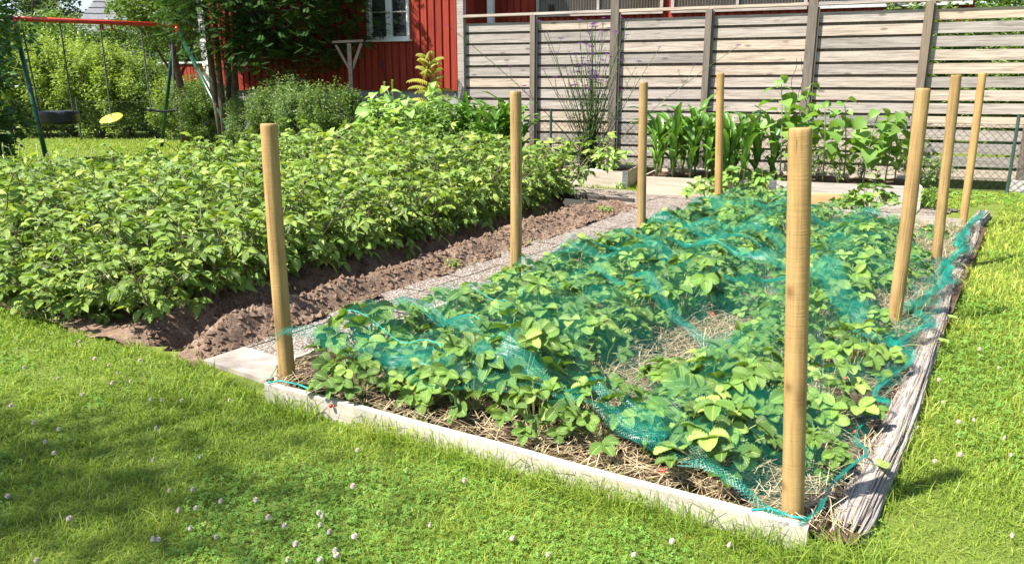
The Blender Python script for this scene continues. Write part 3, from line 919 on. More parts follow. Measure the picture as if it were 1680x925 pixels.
SPOTS = []
def place_straw():
    ORD = ['first', 'second', 'third', 'fourth', 'fifth', 'sixth', 'seventh', 'eighth', 'ninth', 'tenth', 'eleventh', 'twelfth'] + [str(k) + 'th' for k in range(13, 60)]
    protos = [gen_straw(500 + k) for k in range(8)]
    used = set()
    rowdef = [(0.22, 'row beside the path', 0.30), (0.66, 'second row from the path', 0.31), (1.10, 'middle row', 0.30),
              (1.86, 'row nearest the logs', 0.33), (2.20, 'sparse row along the logs', 0.52), (1.50, 'gappy fourth row', 0.6)]
    for ri, (u, nm, sp) in enumerate(rowdef):
        v = 0.34 if ri < 4 else 0.55; rank = 0
        while v < BV - 0.15:
            uu = u + rng.uniform(-0.06, 0.06); vv = v + rng.uniform(-0.04, 0.04)
            v += sp * rng.uniform(0.9, 1.15)
            if ri == 4 and rng.random() < (0.15 if vv > 2.0 else 0.7): continue
            if ri == 5 and vv < 2.0: continue
            p = bed(uu, vv)
            dd = (p[:2] - BL) @ np.array([-bdir[1], bdir[0]])
            if dd < 0.22: continue
            if uu > 1.3 and vv > 6.0: continue
            f = rng.uniform(0.85, 1.2) * (0.8 if ri >= 4 else 1.0) * (0.75 if vv > 5.2 and uu > 0.9 else 1) * 0.92
            SPOTS.append((p[0], p[1], f))
            side = 'front' if vv < 2.2 else ('middle' if vv < 4.4 else 'far')
            lab = 'netted strawberry plant, ' + ORD[rank] + ' from the front in the ' + nm; rank += 1
            k = rng.integers(8); pr = protos[k]
            if k not in used:
                used.add(k); o = pr; o.location = (p[0], p[1], 0.055); o.rotation_euler = (0, 0, rng.uniform(0, 6)); o.scale = (f, f, f)
            else: o = dup(pr, (p[0], p[1], 0.055), rng.uniform(0, 6), (f, f, f * rng.uniform(0.85, 1.1)))
            o['label'] = lab; o['group'] = 'strawberry plants in the ' + nm
    for (px, py, f, lab) in ((1205, 322, 1.35, 'tallest strawberry clump rising above the net by the raised bed'), (1160, 335, 1.1, 'strawberry plant outside the net left of the tall clump'),
                             (1255, 325, 1.15, 'strawberry plant outside the net right of the tall clump'),
                             (1425, 352, 1.2, 'lone strawberry plant before the white raised bed'), (1390, 352, 0.8, 'small strawberry plant left of the lone one by the plywood')):
        p = gp(px, py, 0.03)
        o = dup(protos[rng.integers(8)], (p[0], p[1], 0.03), rng.uniform(0, 6), (f, f, f), lab)
        if 'group' in o: del o['group']
    for (px, py, f, lab) in ((585, 652, 0.8, 'first strawberry plant inside the front board beside the corner post'), (700, 660, 0.75, 'small strawberry plant at the front board below the folded net'), (775, 668, 1.0, 'full strawberry plant at the front where the net edge ends'),
                             (880, 712, 0.75, 'low strawberry plant at the middle of the front board'), (985, 722, 0.85, 'strawberry plant with a torn leaf at the front board'), (1165, 770, 0.95, 'strawberry plant left of the nearest pine post'),
                             (1225, 700, 1.0, 'bushy strawberry plant behind the nearest pine post'), (1345, 690, 0.85, 'strawberry plant just right of the nearest pine post'), (1400, 610, 0.85, 'strawberry plant on the straw near the long log'),
                             (1100, 660, 0.7, 'strawberry plant at the straw gap near the front'), (1330, 770, 0.55, 'small strawberry plant at the foot of the nearest pine post')):
        p = gp(px, py, 0.06)
        SPOTS.append((p[0], p[1], f * 0.8))
        o = dup(protos[rng.integers(8)], (p[0], p[1], 0.055), rng.uniform(0, 6), (f, f, f), lab)
        if 'group' in o: del o['group']
    print('strawberries', len(SPOTS))
place_straw()

def canopy(x, y):
    """height a net rests at over the plants"""
    h = np.full(np.shape(x), 0.085)
    for (sx, sy, f) in SPOTS:
        d2 = (x - sx) ** 2 + (y - sy) ** 2
        h = np.maximum(h, 0.07 + 0.325 * f * np.exp(-d2 / (2 * (0.20 * f) ** 2)))
    return h

# ---------------------------------------------------------------- straw mulch
def build_straw():
    mb = MB()
    N_ = 36000
    us = rng.uniform(-0.12, BU + 0.05, N_); vs = rng.uniform(-0.1, BV, N_)
    P = A0 + us[:, None] * EU + vs[:, None] * EV
    nn = np.array([-bdir[1], bdir[0]])
    ok = ((P - BL) @ nn > 0.05) & (fbm(P[:, 0] * 2.5, P[:, 1] * 2.5, 0, 2, 51) + 0.9 * rng.random(N_) > -0.25)
    P = P[ok]; n = len(P)
    ln = rng.uniform(0.05, 0.22, n); az = rng.normal(0.9, 1.0, n); el = rng.normal(0.0, 0.16, n)
    d = np.stack([np.cos(az) * np.cos(el), np.sin(az) * np.cos(el), np.sin(el)], 1)
    c = np.concatenate([P, (0.068 + np.abs(rng.normal(0, 0.014, n)) + np.abs(d[:, 2]) * ln / 2)[:, None]], 1)
    s = np.stack([-np.sin(az), np.cos(az), np.zeros(n)], 1)
    w = rng.uniform(0.0006, 0.0016, n)[:, None]
    bendv = np.zeros((n, 3)); bendv[:, 2] = rng.uniform(-0.005, 0.02, n)
    a, b, m = c - d * ln[:, None] / 2, c + d * ln[:, None] / 2, c + bendv + s * rng.normal(0, 0.008, n)[:, None]
    V = np.stack([a - s * w, a + s * w, m - s * w, m + s * w, b - s * w, b + s * w], 1).reshape(-1, 3)
    k = np.arange(n)[:, None] * 6
    Q = np.concatenate([k + [0, 2, 3, 1], k + [2, 4, 5, 3]])
    mb.add(V, Q, var=np.repeat(rng.beta(2, 1.6, n), 6))
    tag(mb.build('straw_mulch', M['straw']), 'dry straw mulch under the strawberry plants', kind='stuff')
build_straw()

def bed_grass():
    n = 2600
    u = rng.uniform(0, BU, n); v = rng.uniform(0.25, BV, n)
    P = A0 + u[:, None] * EU + v[:, None] * EV
    ok = ((P - BL) @ np.array([-bdir[1], bdir[0]]) > 0.06) & (vn(P[:, 0] * 3, P[:, 1] * 3, 0, 88) > 0.1)
    P = P[ok]; n = len(P); mb = MB()
    az = rng.uniform(0, 6.28, n); h = rng.uniform(0.07, 0.24, n); ln = rng.uniform(0.1, 0.7, n)
    d = np.stack([np.cos(az), np.sin(az)], 1); sx = np.stack([-np.sin(az), np.cos(az), np.zeros(n)], 1) * 0.0018
    b = np.concatenate([P, np.full((n, 1), 0.05)], 1); m = b.copy(); m[:, :2] += d * (h * ln * .35)[:, None]; m[:, 2] += h * .65
    t_ = b.copy(); t_[:, :2] += d * (h * ln)[:, None]; t_[:, 2] += h
    V = np.stack([b - sx, b + sx, m - sx * .8, m + sx * .8, t_], 1).reshape(-1, 3); i = np.arange(n)[:, None] * 5
    mb.add(V, i + [0, 1, 3, 2], i + [2, 3, 4], var=np.repeat(rng.random(n), 5))
    tag(mb.build('weed_grass', M['grass']), 'thin weed grass growing between the strawberry plants', kind='stuff')
bed_grass()

# ---------------------------------------------------------------- netting
def build_net():
    t = thing('bird_net', 'teal green bird net draped over the strawberry plants', 'bird net')
    nu, nv = 190, 420
    us = np.linspace(-0.06, BU + 0.02, nu); vs = np.linspace(0.12, BV - 0.05, nv)
    GU, GV = np.meshgrid(us, vs, indexing='ij')
    # front edge line of the net wanders
    ep = [bed_uv(*gp(x, y, z)[:2]) for x, y, z in ((470, 604, .1), (560, 592, .15), (620, 630, .15), (700, 640, .2), (790, 655, .2), (870, 668, .2), (980, 705, .17), (1090, 765, .14), (1180, 795, .13), (1290, 838, .11), (1380, 800, .12))]
    off = np.interp(GU, [e[0] for e in ep], [e[1] for e in ep]) + 0.02 * vn(GU * 7, 1.3, 0, 61)
    GVs = off + (GV - 0.12) / (BV - 0.17) * (BV - 0.05 - off)
    P = A0 + GU[..., None] * EU + GVs[..., None] * EV
    nn = np.array([-bdir[1], bdir[0]])
    dd = (P - BL) @ nn
    P = P + np.clip(0.06 - dd, 0, None)[..., None] * nn
    X, Y = P[..., 0], P[..., 1]
    h = canopy(X, Y)
    for k in range(70):       # the net spans the hollows
        hp = np.pad(h, 1, mode='edge')
        h = np.maximum(h, (hp[2:, 1:-1] + hp[:-2, 1:-1] + hp[1:-1, 2:] + hp[1:-1, :-2]) / 4)
    wr = 0.018 * vn(GU * 5, GVs * 3, 0, 62) + 0.007 * vn(GU * 14, GVs * 9, 0, 63)
    ridge = np.abs(vn(GU * 1.4 + GVs * 0.9, GVs * 1.3 - GU * 0.4, 0, 64))
    wr = wr + 0.03 * np.clip(0.16 - ridge, 0, 1) / 0.16
    Z = h * 0.97 + wr
    el = np.clip(GU + 0.06, 0, 0.22) / 0.22; er = np.clip(BU + 0.02 - GU, 0, 0.2) / 0.2
    Z = 0.098 + (Z - 0.098) * np.minimum(el, 1) ** 0.6 * er ** 0.6
    def net_z(x, y):
        u_, v_ = bed_uv(x, y)
        o_ = np.interp(u_, us, off[:, 0])
        fi = np.clip((u_ - us[0]) / (us[-1] - us[0]) * (nu - 1), 0, nu - 1.001)
        fj = np.clip((v_ - o_) / (BV - 0.05 - o_) * (nv - 1), 0, nv - 1.001)
        i0, j0 = fi.astype(int), fj.astype(int); a, b = fi - i0, fj - j0
        return Z[i0, j0] * (1 - a) * (1 - b) + Z[i0 + 1, j0] * a * (1 - b) + Z[i0, j0 + 1] * (1 - a) * b + Z[i0 + 1, j0 + 1] * a * b
    mb = MB()
    mb.add(np.stack([X.ravel(), Y.ravel(), Z.ravel()], 1), grid(nu, nv), uv=np.stack([GU.ravel() + 0.2 * Z.ravel() + 10, GVs.ravel() + 0.3 * wr.ravel() + 10], 1))
    mb.build('net_sheet', M['net'], t, True)
    # folded-over bands of netting, each one a pleated sheet resting on the first
    bands = [  # (pixel path, width m, label)
        ([(450, 618), (540, 592), (640, 612), (760, 628), (870, 650), (980, 690), (1090, 745)], 0.15),
        ([(860, 436), (960, 432), (1060, 430), (1160, 452), (1270, 470), (1300, 480)], 0.22),
        ([(1090, 345), (1190, 352), (1290, 358), (1400, 372), (1440, 385)], 0.34),
        ([(930, 398), (1030, 392), (1120, 398), (1250, 408)], 0.26),
        ([(960, 455), (1060, 480), (1150, 520), (1200, 560)], 0.12),
        ([(1010, 372), (1120, 376), (1260, 392), (1380, 410)], 0.26),
        ([(1000, 415), (1140, 425), (1290, 445)], 0.16),
        ([(1330, 455), (1380, 490), (1440, 530), (1465, 560)], 0.24),
        ([(1110, 775), (1180, 792), (1240, 815), (1290, 830)], 0.06),
        ([(600, 540), (700, 520), (790, 560), (900, 570)], 0.10),
        ([(1570, 400), (1540, 440), (1500, 500), (1450, 590)], 0.16),
    ]
    for bi, (pp, wd) in enumerate(bands):
        mbf = MB()
        for lay in range(2):
            pts = np.array([gp(x, y, 0.24 if y < 600 else 0.16)[:2] for x, y in pp])
            L_ = np.concatenate([[0], np.cumsum(np.linalg.norm(np.diff(pts, axis=0), axis=1))])
            n = max(20, int(L_[-1] / 0.022)); m = 26
            s = np.linspace(0, L_[-1], n)
            c = np.stack([np.interp(s, L_, pts[:, 0]), np.interp(s, L_, pts[:, 1])], 1)
            for _ in range(6): c[1:-1] = (c[:-2] + c[1:-1] * 2 + c[2:]) / 4
            T = np.gradient(c, axis=0); T /= np.linalg.norm(T, axis=1, keepdims=True); Nn = np.stack([-T[:, 1], T[:, 0]], 1)
            w = np.linspace(-0.5, 0.5, m)
            S, Wd = np.meshgrid(s, w, indexing='ij')
            wl = wd * (0.75 + 0.45 * vn(S * 2.2, Wd * 0 + bi, 0, 70 + lay)) * np.clip(np.minimum(S, L_[-1] - S) / 0.12 + 0.15, 0, 1)
            q = Wd * wl + 0.05 * vn(S * 2.5, 3.0, 0, 71 + bi + lay * 5)
            XY = c[:, None, :] + q[..., None] * Nn[:, None, :]
            z = net_z(XY[..., 0], XY[..., 1])
            for _ in range(3):
                zp = np.pad(z, 1, mode='edge'); z = (zp[2:, 1:-1] + zp[:-2, 1:-1] + zp[1:-1, 2:] + zp[1:-1, :-2] + z * 2) / 6
            z = z + 0.006 + 0.008 * lay + 0.010 * np.sin(Wd * 34 + 4 * vn(S * 3, Wd * 3, 0, 80 + lay)) * (0.6 + 0.4 * vn(S * 4, 0, 0, 5)) + 0.009 * vn(S * 16, Wd * wl * 40, 0, 90) + 0.006 * vn(S * 40, Wd * wl * 60, 0, 91) + 0.008
            mbf.add(np.stack([XY[..., 0].ravel(), XY[..., 1].ravel(), z.ravel()], 1), grid(n, m),
                    uv=np.stack([S.ravel() + 4, (Wd * wl * 1.5).ravel() + 0.02 * lay + 4], 1))
        mbf.build('net_fold', M['netdense'], t, True)
    # drawn-together net along the logs
    pp = [(1612, 352), (1590, 372), (1572, 398), (1588, 416), (1545, 436), (1560, 462), (1525, 488), (1492, 500), (1532, 538), (1472, 560), (1448, 556), (1498, 598), (1486, 606), (1440, 632),
          (1438, 655), (1464, 668), (1440, 680), (1405, 697), (1402, 722), (1425, 752), (1400, 766), (1362, 790), (1345, 840), (1312, 850)]
    wds = [0.09, .1, .13, .11, .12, .09, .10, .09, .06, .10, .10, .085, .03, .045, .04, .02, .016, .015, .02, .018, .018, .02, .03, .03]
    pts = np.array([gp(x, y, 0.13)[:2] for x, y in pp])
    L_ = np.concatenate([[0], np.cumsum(np.linalg.norm(np.diff(pts, axis=0), axis=1))])
    n = 700
    s = np.linspace(0, L_[-1], n)
    mbf = MB()
    for lay in range(5):
        c = np.stack([np.interp(s, L_, pts[:, 0]), np.interp(s, L_, pts[:, 1])], 1)
        for _ in range(14): c[1:-1] = (c[:-2] + c[1:-1] * 2 + c[2:]) / 4
        wd = np.interp(s, L_, wds)
        T = np.gradient(c, axis=0); T /= np.linalg.norm(T, axis=1, keepdims=True); Nn = np.stack([-T[:, 1], T[:, 0]], 1)
        m = 7; w = np.linspace(-0.5, 0.5, m)
        S, Wd = np.meshgrid(s, w, indexing='ij')
        tw = vn(S * 6, 0, 0, 200 + lay) * 2.5 + lay
        cen = 0.30 * wd[:, None] * vn(S * 5, 7, 0, 210 + lay)
        ww = wd[:, None] * 0.55
        q = cen + Wd * ww * np.cos(tw)
        zoff = 0.02 + wd[:, None] * 0.25 * (1 + vn(S * 4, 1, 0, 220 + lay)) + Wd * ww * np.sin(tw)
        XY = c[:, None, :] + q[..., None] * Nn[:, None, :]
        u_, v_ = bed_uv(XY[..., 0], XY[..., 1])
        ground = 0.075 + 0.05 * np.clip((u_ - BU + 0.06) / 0.10, 0, 1)
        z = ground + np.abs(zoff)
        mbf.add(np.stack([XY[..., 0].ravel(), XY[..., 1].ravel(), z.ravel()], 1), grid(n, m), uv=np.stack([S.ravel() + 4, (Wd * 0.07).ravel() + 4 + lay], 1))
    mbf.build('gathered_edge', M['netbunch'], t, True)
    # edge cords and creases
    cords = [[(438, 630), (458, 626), (490, 632), (508, 640)], [(440, 628), (455, 600), (475, 585)],
             [(570, 556), (640, 545), (720, 558), (790, 575)], [(560, 585), (650, 598), (740, 612), (860, 600)], [(1232, 838), (1265, 836), (1300, 850), (1330, 852)],
             [(760, 470), (900, 455), (1030, 442)], [(1020, 440), (1120, 446), (1270, 476)], [(660, 500), (760, 525), (900, 548)]]
    for pp in cords:
        mbc = MB()
        pts = np.array([gp(x, y, 0.15 if len(pp) > 3 and x > 520 and x < 1200 else 0.10)[:2] for x, y in pp])
        L_ = np.concatenate([[0], np.cumsum(np.linalg.norm(np.diff(pts, axis=0), axis=1))])
        s = np.linspace(0, L_[-1], 50)
        c = np.stack([np.interp(s, L_, pts[:, 0]), np.interp(s, L_, pts[:, 1])], 1)
        for _ in range(6): c[1:-1] = (c[:-2] + c[1:-1] * 2 + c[2:]) / 4
        inner = (c - BL) @ nn > 0.12
        z = np.where(inner, net_z(c[:, 0], c[:, 1]) + 0.004, 0.105)
        tube(mbc, np.concatenate([c, z[:, None]], 1), 0.0022 if pp[0][0] not in (438, 1232) else 0.0042, 5)
        mbc.build('edge_cord', M['teal_cord'], t, True)
build_net()

# ---------------------------------------------------------------- lawn grass
BEDPOLY = [BL + np.array([-0.01, -0.0]), BR, gp(1372, 880)[:2], gp(1425, 755)[:2], gp(1585, 432)[:2], gp(1635, 352)[:2], gp(1645, 335)[:2], np.array([5.3, 9.3]), np.array([3.3, 9.9]), np.array([-.6, 12.0]),
           P_BM, P_BR, P_FR + np.array([0.02, 0.02]), gp(338, 600)[:2]]
def lawn_free(x, y, grow=0.0):
    return ~(inpoly(x, y, patch) | inpoly(x, y, BEDPOLY))

def build_grass():
    def sample(n, r0, r1, amax=0.72):
        lr = rng.uniform(math.log(r0), math.log(r1), n); r = np.exp(lr)
        a = rng.uniform(-amax, amax, n)
        return r * np.sin(a), r * np.cos(a)
    x1, y1 = sample(680000, 1.45, 26)
    ok = lawn_free(x1, y1) & ~((y1 > 10.7 - 0.38 * (x1 - 6.4)) & (x1 > -3)) 
    ok &= y1 < 24
    x, y = x1[ok], y1[ok]
    n = len(x); print('blades', n)
    r = np.hypot(x, y)
    k = np.clip(r / 2.6, 0.85, 8) ** 0.9
    pat = fbm(x * 1.6, y * 1.6, 0, 3, 21)
    fine = vn(x * 9, y * 9, 0, 25)
    hgt = rng.gamma(4, 0.0050, n) * (1 + 0.35 * pat + 0.35 * fine) * np.clip(k, 1, 1.6) + 0.008
    # uncut fringe along the board and the logs
    nn = np.array([-bdir[1], bdir[0]])
    P = np.stack([x, y], 1)
    db = -((P - BL) @ nn); sb = (P - BL) @ bdir[:2]
    near = (db > 0) & (db < 0.12) & (sb > -0.1) & (sb < L + 0.35)
    tuft = vn(sb * 7, 0, 0, 33) > -0.15
    hgt = np.where(near & (rng.random(n) < 0.45) & tuft, hgt + rng.uniform(0.02, 0.115, n), hgt)
    la, lb = gp(1382, 890)[:2], gp(1572, 447)[:2]; ld = (lb - la) / np.linalg.norm(lb - la); lnr = np.array([ld[1], -ld[0]])
    dl = (P - la) @ lnr; sl = (P - la) @ ld
    nl_ = (dl > 0.03) & (dl < 0.13) & (sl > -0.12) & (sl < 4.5) & (vn(sl * 6, 0, 0, 34) > -0.1)
    nl_ |= (sl < 0.02) & (sl > -0.14) & (np.abs(dl) < 0.16)
    hgt = np.where(nl_ & (rng.random(n) < 0.4), hgt + rng.uniform(0.015, 0.075, n), hgt)
    az = rng.uniform(0, 2 * PI, n); lean = rng.gamma(2.6, 0.34, n)
    wd = (rng.uniform(0.0010, 0.0021, n)) * k
    dirh = np.stack([np.cos(az), np.sin(az)], 1)
    face = az + PI / 2 + rng.normal(0, 0.5, n)
    sx = np.stack([np.cos(face), np.sin(face), np.zeros(n)], 1)
    base = np.stack([x, y, np.full(n, -0.004)], 1)
    mid = base.copy(); mid[:, :2] += dirh * (hgt * 0.30 * lean)[:, None]; mid[:, 2] += hgt * 0.6
    tip = base.copy(); tip[:, :2] += dirh * (hgt * 0.95 * lean)[:, None]; tip[:, 2] += hgt * np.clip(1.0 - 0.22 * lean, 0.35, 1)
    w = wd[:, None]
    V = np.stack([base - sx * w, base + sx * w, mid - sx * w * 0.8, mid + sx * w * 0.8, tip], 1).reshape(-1, 3)
    i = np.arange(n)[:, None] * 5
    var = np.clip(0.46 + 0.25 * pat + 0.12 * fine + rng.normal(0, 0.25, n) + 0.12 * np.clip((x - 1.5) / 1.5, -0.6, 1), 0, 1)
    mb = MB(); mb.add(V, i + [0, 1, 3, 2], i + [2, 3, 4], var=np.repeat(var, 5))
    tag(mb.build('grass', M['grass']), 'short green lawn grass around the beds', kind='stuff')
    # clover leaves in the lawn
    x, y = sample(120000, 1.45, 14)
    ok = lawn_free(x, y) & (fbm(x * 1.3, y * 1.3, 0, 3, 41) > 0.12 * rng.normal(0, 1, len(x)) + 0.1)
    ok &= ~((y > 10.7 - 0.38 * (x - 6.4)) & (x > -3))
    x, y = x[ok], y[ok]; n = len(x)
    r = np.hypot(x, y); sz = rng.uniform(0.0042, 0.008, n) * np.clip(r / 2.6, 0.9, 5) ** 0.8
    h = rng.uniform(0.015, 0.042, n)
    c = np.stack([x, y, h], 1); a0 = rng.uniform(0, 6.28, n)
    tx, ty = rng.normal(0, 0.3, n), rng.normal(0, 0.3, n)
    mb = MB(); var = np.clip(rng.normal(0.5, 0.22, n), 0, 1)
    for kk in range(3):
        a = a0 + kk * 2.094
        def pt(rr, aa):
            dx, dy = rr * np.cos(aa), rr * np.sin(aa)
            return c + np.stack([dx * sz, dy * sz, (dx * tx + dy * ty) * sz], 1)
        V = np.stack([c, pt(0.85, a - 0.62), pt(1.25, a - 0.2), pt(1.25, a + 0.2), pt(0.85, a + 0.62)], 1).reshape(-1, 3)
        i = np.arange(n)[:, None] * 5
        mb.add(V, i + [0, 1, 2, 3], i + [0, 3, 4], var=np.repeat(var, 5))
    tag(mb.build('clover_leaves', M['clover_leaf']), 'low clover leaves mixed through the lawn grass', kind='stuff')
    # ragged grass tufts by the raised bed, weeds in the strawberry bed corner
    return
build_grass()

def build_clover_flowers():
    protos = []
    for k in range(3):
        mb = MB(); r = np.random.default_rng(k)
        tube(mb, [[0, 0, 0], [0.002, 0.001, 0.02], [0, 0, 0.045]], 0.0009, 4, mat=1)
        tube(mb, [[0, 0, 0.0405], [0, 0, 0.043], [0, 0, 0.047], [0, 0, 0.051], [0, 0, 0.053]], [0.001, 0.0055, 0.0075, 0.0055, 0.001], 9)
        for j in range(46):
            ph = math.acos(1 - 1.75 * (j + 0.5) / 46); a = j * 2.4
            d = np.array([math.sin(ph) * math.cos(a), math.sin(ph) * math.sin(a), math.cos(ph)])
            p = np.array([0, 0, 0.047]) + d * 0.004
            e = p + d * 0.006
            F = frame(d); s = F[:, 1] * 0.0026; q = F[:, 2] * 0.0026
            mb.add([p - s * .6, p + q * .6, p + s * .6, e + s, e - q * .4, e - s], [[0, 1, 4, 5], [1, 2, 3, 4]], [[0, 5, 3]])
        protos.append(mb.data('clover_flower', [M['flower'], M['stalk']]))
    pxs = [(15, 660), (55, 695), (95, 705), (75, 728), (95, 738), (257, 702), (130, 650), (180, 628), (217, 628), (253, 655), (272, 656), (300, 655), (376, 655), (328, 744), (242, 758),
           (278, 802), (316, 802), (358, 822), (322, 834), (282, 842), (426, 822), (464, 862), (442, 850), (524, 842), (530, 858), (540, 870), (521, 852), (480, 895), (522, 910), (555, 900), (585, 880),
           (248, 884), (258, 880), (305, 868), (360, 880), (60, 914), (470, 918), (550, 910), (588, 738), (760, 790), (582, 800), (905, 905), (1035, 910), (1105, 885), (175, 600), (150, 588), (120, 570), (230, 590),
           (128, 560), (195, 612), (1545, 662), (1576, 747), (1601, 690), (1504, 690), (1537, 623), (1660, 744), (1643, 720), (1532, 758), (1498, 700), (1570, 692), (1610, 575), (1640, 600), (1190, 890),
           (1660, 880), (700, 860), (840, 880), (20, 800), (110, 845), (40, 600), (90, 620)]
    for i, (x, y) in enumerate(pxs):
        p = gp(x + rng.uniform(-4, 4), y + rng.uniform(-3, 3), 0.045)
        if not lawn_free(np.array([p[0]]), np.array([p[1]]))[0]: continue
        o = bpy.data.objects.new('clover_flower', protos[i % 3]); col.objects.link(o)
        f = rng.uniform(0.55, 1.0)
        o.location = (p[0], p[1], 0); o.scale = (f, f, rng.uniform(0.85, 1.1)); o.rotation_euler = (rng.normal(0, .15), rng.normal(0, .15), rng.uniform(0, 6))
        if x < 700: lab, g = 'small white clover flower in the lawn left of the front board', 'white clover flowers in the left lawn'
        elif x < 1300: lab, g = 'small white clover flower in the lawn below the front board', 'white clover flowers below the front board'
        else: lab, g = 'small white clover flower in the lawn right of the log', 'white clover flowers right of the log'
        tag(o, lab, 'clover flower', g)
build_clover_flowers()

# ---------------------------------------------------------------- wooden slat fence
FR = np.array([6.9, 11.0, 0]); FD = np.array([-0.9265, 0.376, 0]); FD /= np.linalg.norm(FD); FN = np.array([-FD[1], FD[0], 0]); FN = FN if FN[1] < 0 else -FN
def on_ray(px, py=150.0, P=FR, D=FD):
    b = 462.5 - py; k = (px - 840) / (FPX * cp + b * sp_)
    return (P[0] - k * P[1]) / (k * D[1] - D[0])
FANG = math.atan2(-FD[1], -FD[0])     # local x runs left to right
def fpos(t_, off=0.0, z=0.0): return FR + FD * t_ + FN * off + np.array([0, 0, z])
def build_fence():
    TL = on_ray(760)
    root = thing('slatted_wooden_fence', 'tall weathered wooden fence of horizontal slats behind the raised beds', 'fence', fpos(TL), FANG)
    posts = [(760, 0.12, 3.3, 0.02), (876, 0.085, 2.56, 0.0), (1007, 0.13, 3.2, 0.0), (1157, 0.095, 2.56, 0), (1322, 0.13, 3.2, 0), (1507, 0.10, 2.60, 0)]
    xs = [TL - on_ray(p[0]) for p in posts]
    xs += [xs[-1] + 1.42, xs[-1] + 2.85, xs[-1] + 4.3]
    posts += [(0, .13, 3.2, 0), (0, .09, 2.56, 0), (0, .13, 3.2, 0)]
    bots = 0.14
    for i in range(len(xs) - 1):
        mb = MB()
        x0, x1 = xs[i], xs[i + 1]
        nb = 13
        for k in range(nb):
            z = bots + 0.0725 + k * 0.1835
            wob = rng.uniform(-0.004, 0.004, 2)
            bar(mb, (x0 + 0.003, 0.002 * (k % 2), z + wob[0]), (x1 - 0.003, 0.002 * (k % 2), z + wob[1]), 0.024, 0.143, var=rng.random())
        mb.build('slat_panel', M['fence'], root)
        if i < 5:
            mb = MB()
            for k in range(nb - 1):
                z = bots + 0.164 + k * 0.1835
                bar(mb, (x0 + 0.003, 0.045, z), (x1 - 0.003, 0.045, z), 0.022, 0.12, var=rng.random() * 0.3)
            mb.build('rear_slat_panel', M['fencepost'], root)
        if i % 1 == 0:
            mb = MB(); bar(mb, (x0 + posts[i][1] / 2 * (posts[i][2] > 3) + 0.002, -0.02, 2.605), (x1 - posts[i + 1][1] / 2 * (posts[i + 1][2] > 3) - 0.002, -0.02, 2.605), 0.135, 0.042, var=rng.uniform(0.5, 0.9))
            mb.build('top_rail', M['fence'], root)
    for i, x in enumerate(xs):
        w, h = posts[i][1], posts[i][2]
        mb = MB(); box(mb, (0, 0, h / 2), (w, w, h), var=rng.random())
        o = mb.build('post', M['fencepost'] if i else M['fence'], root); o.location = (x, -0.012 - w / 2 - 0.003 if h < 3 else -0.03, 0)
        if h < 3: o.scale = (1, 1, (2.58) / h)
        if i:   # shadow-side lining board
            mb = MB(); box(mb, (0, 0, 1.28), (0.03, 0.05, 2.56), var=0.2)
            q = mb.build('lining_board', M['fencepost'], root); q.location = (x + w / 2 + 0.017, -0.045, 0)
    mb = MB()
    for x in xs: mb = MB(); box(mb, (x, -0.05, 0.08), (0.22, 0.2, 0.16)); mb.build('footing', M['stone'], root)
build_fence()

def chainlink(name, pts, h, label, cell=0.10, post_at=None, wr=0.0028):
    root = thing(name, label, 'fence', (pts[0][0], pts[0][1], 0))
    o0 = np.array([pts[0][0], pts[0][1], 0.0])
    mb = MB()
    for a, b in zip(pts[:-1], pts[1:]):
        a = np.array([a[0], a[1], 0.0]) - o0; b = np.array([b[0], b[1], 0.0]) - o0
        ln = np.linalg.norm(b - a); d = (b - a) / ln
        nc = int(ln / cell); nr = int(h / cell)
        # each diagonal wire as straight runs
        segs = []
        for k in range(-nr, nc + 1):
            for sg in (1, -1):
                if sg == 1: x0, z0, x1, z1 = k * cell, 0, (k + nr) * cell, nr * cell
                else: x0, z0, x1, z1 = (k + nr) * cell, 0, k * cell, nr * cell
                # clip to 0..ln
                def clip(x0, z0, x1, z1):
                    if x0 == x1: return None
                    t0, t1 = 0.0, 1.0
                    dx = x1 - x0
                    ta, tb = (0 - x0) / dx, (ln - x0) / dx
                    if ta > tb: ta, tb = tb, ta
                    t0, t1 = max(t0, ta), min(t1, tb)
                    if t1 <= t0: return None
                    return x0 + dx * t0, z0 + (z1 - z0) * t0, x0 + dx * t1, z0 + (z1 - z0) * t1
                c = clip(x0, z0, x1, z1)
                if c: segs.append((c, sg))
        for (c, sg) in segs:
            p = a + d * c[0] + np.array([0, 0, c[1] + 0.04]); q = a + d * c[2] + np.array([0, 0, c[3] + 0.04])
            nv = np.array([-d[1], d[0], 0]) * 0.0012 * sg
            tube(mb, [p + nv, q + nv], wr, 3, caps=False)
        for z in (0.04, 0.04 + nr * cell):
            tube(mb, [a + [0, 0, z], b + [0, 0, z]], wr * 1.3, 4, caps=False)
    mb.build('wire_mesh', M['wire'], root)
    for p in (post_at or pts):
        mb = MB(); tube(mb, [[p[0] - o0[0], p[1] - o0[1] - 0.03, 0], [p[0] - o0[0], p[1] - o0[1] - 0.03, h + 0.1]], 0.022, 10)
        mb.build('post', M['greenpost'], root, False)
    return root
def cf(px, off=0.42):
    t_ = on_ray(px, 250, FR + FN * off, FD); p = FR + FN * off + FD * t_; return (p[0], p[1])
chainlink('chain_link_fence', [cf(560), cf(903), cf(1300), cf(1760)], 0.98, 'low chain-link fence with dark green posts in front of the wooden fence', post_at=[cf(580), cf(903), cf(1660), cf(1240)])
pL = [gp(-60, 228)[:2], gp(135, 231)[:2], gp(333, 236)[:2], gp(470, 262)[:2]]
chainlink('chain_link_fence', [tuple(p) for p in pL], 1.05, 'chain-link fence behind the swing set in front of the bright hedge', cell=0.10, wr=0.0010)

